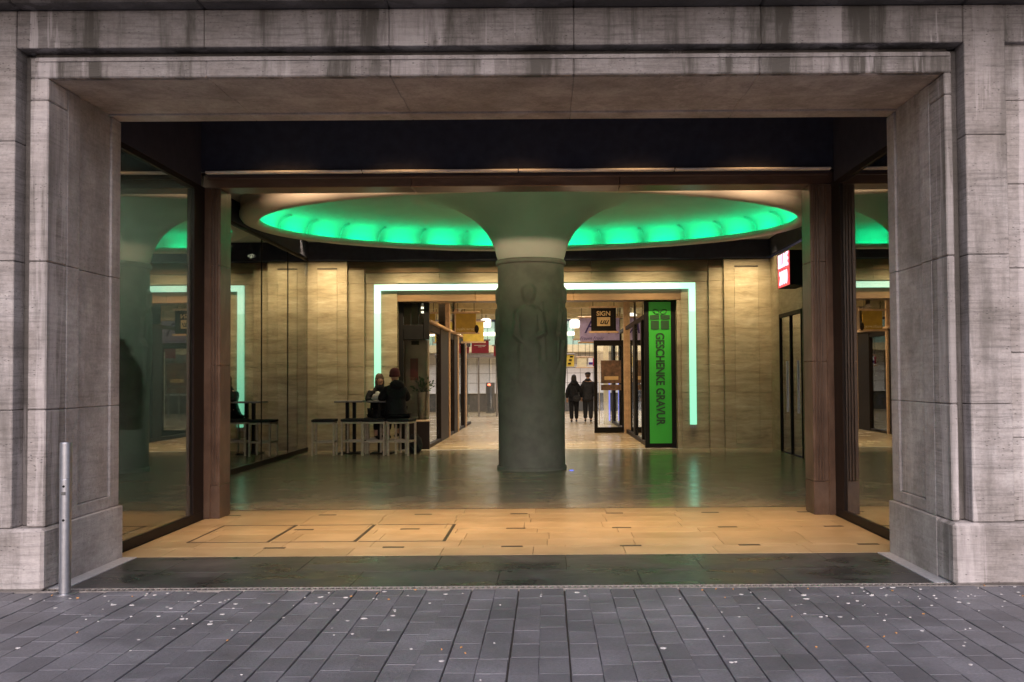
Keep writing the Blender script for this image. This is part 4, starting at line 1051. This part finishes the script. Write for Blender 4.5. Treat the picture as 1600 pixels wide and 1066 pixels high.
# ================================================================== PEOPLE
def chain(P, E, Rr, start, pts):
    prev = start
    for p, r in pts:
        P.append(p); Rr.append(r); E.append((prev, len(P) - 1)) if prev is not None else None; prev = len(P) - 1
    return prev
def person(loc, rz, label, pose, scale=1.0, bulk=1.0, hood=False, scarf=False, hat=None, hair='hair', coatm='cloth', legm='cloth', long_coat=.0, lean=0.0, armL=None, armR=None, head_turn=0.0, bag=False, longhair=False, stride=0.0):
    """faces local +Y"""
    t = empty('person', loc, label, 'person', None, rz); t.scale = (scale,) * 3
    if pose == 'stand':
        pz = .95; hipz = .90
        L = {s: [((s * .095, stride * s * .0, .88), (.088, .095)), ((s * .10, stride * s * .13 + .02, .50), .058), ((s * .10, stride * s * .22 - .02, .10), .040), ((s * .105, stride * s * .22 + .12, .035), (.038, .025))] for s in (-1, 1)}
    else:
        pz = .86
        L = {s: [((s * .10, .10, .83), .085), ((s * .14, .42, .83), .066), ((s * .13, .36, .42), .046), ((s * .13, .46, .33), (.038, .026))] for s in (-1, 1)}
    sh = pz + .47; y = lambda z: lean * (z - pz)
    arms = {-1: armL, 1: armR}
    P = [(0, 0, pz)]; E = []; Rr = [(.135, .10)]
    ch = chain(P, E, Rr, 0, [((0, y(pz + .2), pz + .2), (.125, .095)), ((0, y(sh - .06), sh - .06), (.155, .10))])
    nk = chain(P, E, Rr, ch, [((0, y(sh + .07), sh + .07), .052), ((0, y(sh + .13) + .01, sh + .13), (.055, .06)), ((0, y(sh + .2) + .015, sh + .215), (.078, .095)), ((0, y(sh + .27) + .01, sh + .29), (.070, .082))])
    hx = []
    for s in (-1, 1):
        a = arms[s] or [(s * .25, .0, sh - .30), (s * .25, .06, sh - .54)]
        wrist = Vector(a[1]); el = Vector(a[0]); d = (wrist - el).normalized()
        w_ = chain(P, E, Rr, ch, [((s * .175, y(sh), sh - .03), .062), (tuple(el), .045), (tuple(wrist), .028), (tuple(wrist + d * .05), (.034, .02))])
        side = Vector((s, 0, 0)) if abs(d.x) < .8 else Vector((0, 1, 0))
        for j in range(4):
            o_ = side * (-.026 + .0175 * j); ln = (.065, .075, .07, .055)[j]; curl = Vector((0, .2, -.5)) if abs(d.z) < .6 else Vector((-s * .4, .3, 0))
            chain(P, E, Rr, w_, [(tuple(wrist + d * .085 + o_), .009), (tuple(wrist + d * (.085 + ln * .6) + o_ + curl * .012), .008), (tuple(wrist + d * (.085 + ln) + o_ + curl * .03), .007)])
        chain(P, E, Rr, w_, [(tuple(wrist + d * .05 - side * .04 + Vector((0, .015, 0))), .011), (tuple(wrist + d * .085 - side * .055 + Vector((0, .02, 0))), .009)])
    for s in (-1, 1): chain(P, E, Rr, 0, L[s])
    skin('body', P, E, Rr, M['skin'], t, 2)
    # face: nose, eyes, ears
    hc = Vector((0, y(sh + .23) + .015, sh + .235))
    MB().ball(hc + Vector((0, .098, -.012)), (.014, .020, .024), 8, 6).build('nose', M['skin'], t, local=True, smooth=True)
    for s in (-1, 1):
        MB().ball(hc + Vector((s * .031, .082, .018)), (.012, .008, .007), 8, 6).build('eye', M['hair_dark'], t, local=True)
        MB().ball(hc + Vector((s * .082, 0, -.005)), (.012, .022, .032), 8, 6).build('ear', M['skin'], t, local=True, smooth=True)
    MB().box(-.024, .024, hc.y + .084, hc.y + .09, hc.z - .056, hc.z - .049, .002).build('mouth', M['beanie'], t, local=True)
    # hair or hat
    hp = Vector((0, -.012, .03)) + hc
    if hat != 'beanie':
        hm = MB().ball(hp + Vector((0, -.028, .012)), (.094, .098, .104), 18, 12, .18, 2.0)
        if longhair:
            hm.ball(hp + Vector((0, -.05, -.09)), (.095, .07, .12), 14, 10, .2, 5.0)
            for s in (-1, 1): hm.ball(hp + Vector((s * .080, -.015, -.08)), (.024, .05, .11), 10, 8, .2, s)
        hm.build('hair', M[hair], t, local=True, smooth=True)
    if hat == 'beanie':
        MB().lathe(hp, [(.100, -.045), (.112, -.03), (.112, .0), (.104, .01), (.106, .05), (.088, .10), (.05, .135), (0, .145)], 22, 1, 1.08).build('beanie', M['beanie'], t, local=True, smooth=True)
    if hat == 'cap':
        MB().lathe(hp, [(.098, .0), (.108, .03), (.100, .075), (.06, .10), (0, .108)], 20, 1, 1.15).build('flat_cap', M['cloth2'], t, local=True, smooth=True)
        MB().ball(hp + Vector((0, .12, .02)), (.07, .06, .012), 12, 6).build('cap_peak', M['cloth2'], t, local=True)
    # coat: torso + sleeves in one surface, collar, hem
    P = [(0, 0, pz + .02)]; E = []; Rr = [(.175, .14)]
    c2 = chain(P, E, Rr, 0, [((0, y(pz + .22), pz + .22), (.165, .13)), ((0, y(sh - .08), sh - .08), (.185, .13)), ((0, y(sh + .02), sh + .02), (.135, .11)), ((0, y(sh + .09), sh + .10), (.088, .088))])
    for s in (-1, 1):
        a = arms[s] or [(s * .25, .0, sh - .30), (s * .25, .06, sh - .54)]
        wr = Vector(a[0]).lerp(Vector(a[1]), .94)
        chain(P, E, Rr, 2, [((s * .19, y(sh), sh - .045), .085), (a[0], .068), (tuple(wr), .050)])
    if pose != 'stand': chain(P, E, Rr, 0, [((0, -.03, pz - .05), (.20, .17)), ((0, .0, pz - .13), (.20, .16))])
    if pose == 'stand': chain(P, E, Rr, 0, [((0, 0, pz - .14), (.18, .145)), ((0, 0, pz - .14 - long_coat), (.185 if long_coat else .17, .15))])
    Rr = [(r[0] * bulk, r[1] * bulk) if isinstance(r, tuple) else r * bulk for r in Rr]
    skin('coat', P, E, Rr, M[coatm], t, 2)
    if hood: MB().ball((0, y(sh) - .10, sh + .06), (.15, .09, .10), 16, 10, .15, 3.0).build('hood', M[coatm], t, local=True, smooth=True)
    if scarf: MB().ball((0, y(sh + .08) + .01, sh + .085), (.105, .105, .065), 16, 10, .2, 4.0).build('scarf', M['cloth2'], t, local=True, smooth=True)
    # trousers
    if pose == 'stand':
        P = [(0, 0, .92)]; E = []; Rr = [(.15, .12)]
        for s in (-1, 1): chain(P, E, Rr, 0, [(L[s][0][0], .125), (L[s][1][0], .092), (tuple(Vector(L[s][2][0]) + Vector((0, 0, .0))), .078)])
    else:
        P = [(0, .0, .86)]; E = []; Rr = [(.17, .13)]
        for s in (-1, 1): chain(P, E, Rr, 0, [(L[s][0][0], .105), (L[s][1][0], .085), (tuple(Vector(L[s][2][0]) + Vector((0, 0, .05))), .062)])
    skin('trousers', P, E, Rr, M[legm], t, 2)
    for s in (-1, 1):
        f = Vector(L[s][3][0]); a = Vector(L[s][2][0])
        skin('shoe', [tuple(a + Vector((0, -.05, -.055))), tuple(a + Vector((0, .06, -.06))), tuple(f + Vector((0, .05, .0)))], [(0, 1), (1, 2)], [.044, (.045, .035), (.038, .028)], M['black'], t, 1)
    if bag:
        MB().ball((.10, -.17, pz - .06), (.15, .06, .13), 14, 10, .1, 1.0).build('shoulder_bag', M['cloth2'], t, local=True, smooth=True)
        skin('bag_strap', [(.18, -.17, pz), (.02, -.15, sh - .1), (-.13, -.02, sh + .05)], [(0, 1), (1, 2)], [.014, .014, .014], M['cloth2'], t, 1)
    return t
person((.95, 34.6, 0), R(4), 'person in black coat with dark hair and shoulder bag walking away', 'stand', .95, 1.16, True, False, None, 'hair_dark', bag=True, longhair=True, stride=.35, long_coat=.02, armR=[(.26, .02, 1.12), (.30, .10, .90)])
person((1.46, 34.7, 0), R(-3), 'person in dark flat cap and long charcoal coat walking away', 'stand', 1.0, 1.15, False, True, 'cap', 'hair', coatm='cloth2', legm='cloth2', long_coat=.12, stride=-.5)
# seated pair: seat top .755, pelvis local .86 -> lower by offset
person((-3.70, 20.98, 0), R(204), 'brown-haired person in dark coat seated behind the bar table', 'sit', 1.0, 1.12, False, True, None, 'hair', lean=.22, longhair=True,
       armL=[(-.27, .18, 1.12), (-.10, .38, 1.16)], armR=[(.27, .18, 1.12), (.12, .36, 1.16)])
person((-3.20, 20.30, 0), R(26), 'person in dark red beanie and black jacket seated with back turned', 'sit', 1.05, 1.28, True, False, 'beanie', 'hair_dark', lean=.12,
       armL=[(-.27, .14, 1.10), (-.13, .36, 1.15)], armR=[(.28, .12, 1.10), (.14, .34, 1.15)])

# ================================================================== small lamps on the shop ceilings
for k, (x, y, lb) in enumerate(((-5.75, 17.2, 'small lit spotlight nearest the marble pier behind the left shopfront'), (-5.75, 18.6, 'small lit spotlight farther along behind the left shopfront'))):
    t = empty('spotlight', (x, y, 4.2), lb, 'spotlight', 'spotlights behind the left shopfront')
    MB().cyl((x, y, 4.28), (x, y, 4.12), .012, n=8).build('stem', M['rail'], t)
    MB().cyl((x, y, 4.16), (x + .06, y - .10, 3.98), .05, .07, 14).build('lamp_body', M['white'], t)
    MB().cyl((x + .061, y - .101, 3.979), (x + .064, y - .106, 3.972), .055, n=14).build('lamp_lens', M['lamp'], t)

# ================================================================== LAMPS' LIGHT
# downlights of the portal rail, throwing onto the beige floor
for k in range(5):
    xx = -2.95 + k * 1.32
    area('vestibule_downlight', (xx, 10.3, 4.9), 16, (1.0, .55, .22), (.5, .3), (xx, 10.3, 0), 60)
# wall washers above the back wall
for xx in (-4.75, -3.0, -1.3, .4, 2.2, 4.25):
    area('wall_washer', (xx, 20.45, 4.58), 18, (1.0, .78, .47), (1.1, .10), (xx, 21.2, 3.1), 72)
for xx, tx in ((-4.7, -3.6), (-3.2, -2.0), (2.6, 1.6), (4.2, 3.2)):  # added lamps, out of sight above the portal, brightening the ring's outer face
    area('ring_fill', (xx, 11.6, 4.53), 9, (1.0, .68, .45), (.12, .10), (tx, 13.9, 4.58), 46)
# passage
for yy in (23.6, 26.1, 28.6, 31.1):
    area('passage_light', (AX, yy, 3.77), 66, WHT if yy > 27 else (1.0, .66, .33), (3.6, .15), (AX, yy, 0), 170)
area('shop_light', (-5.5, 9.6, 3.9), 190, (.92, 1, .84), (1, 1), (-5.5, 9.6, 0), 180)
area('atrium_light', (0, 40, 6.4), 700, (1, .93, .92), (6, 6), (0, 40, 0), 180)
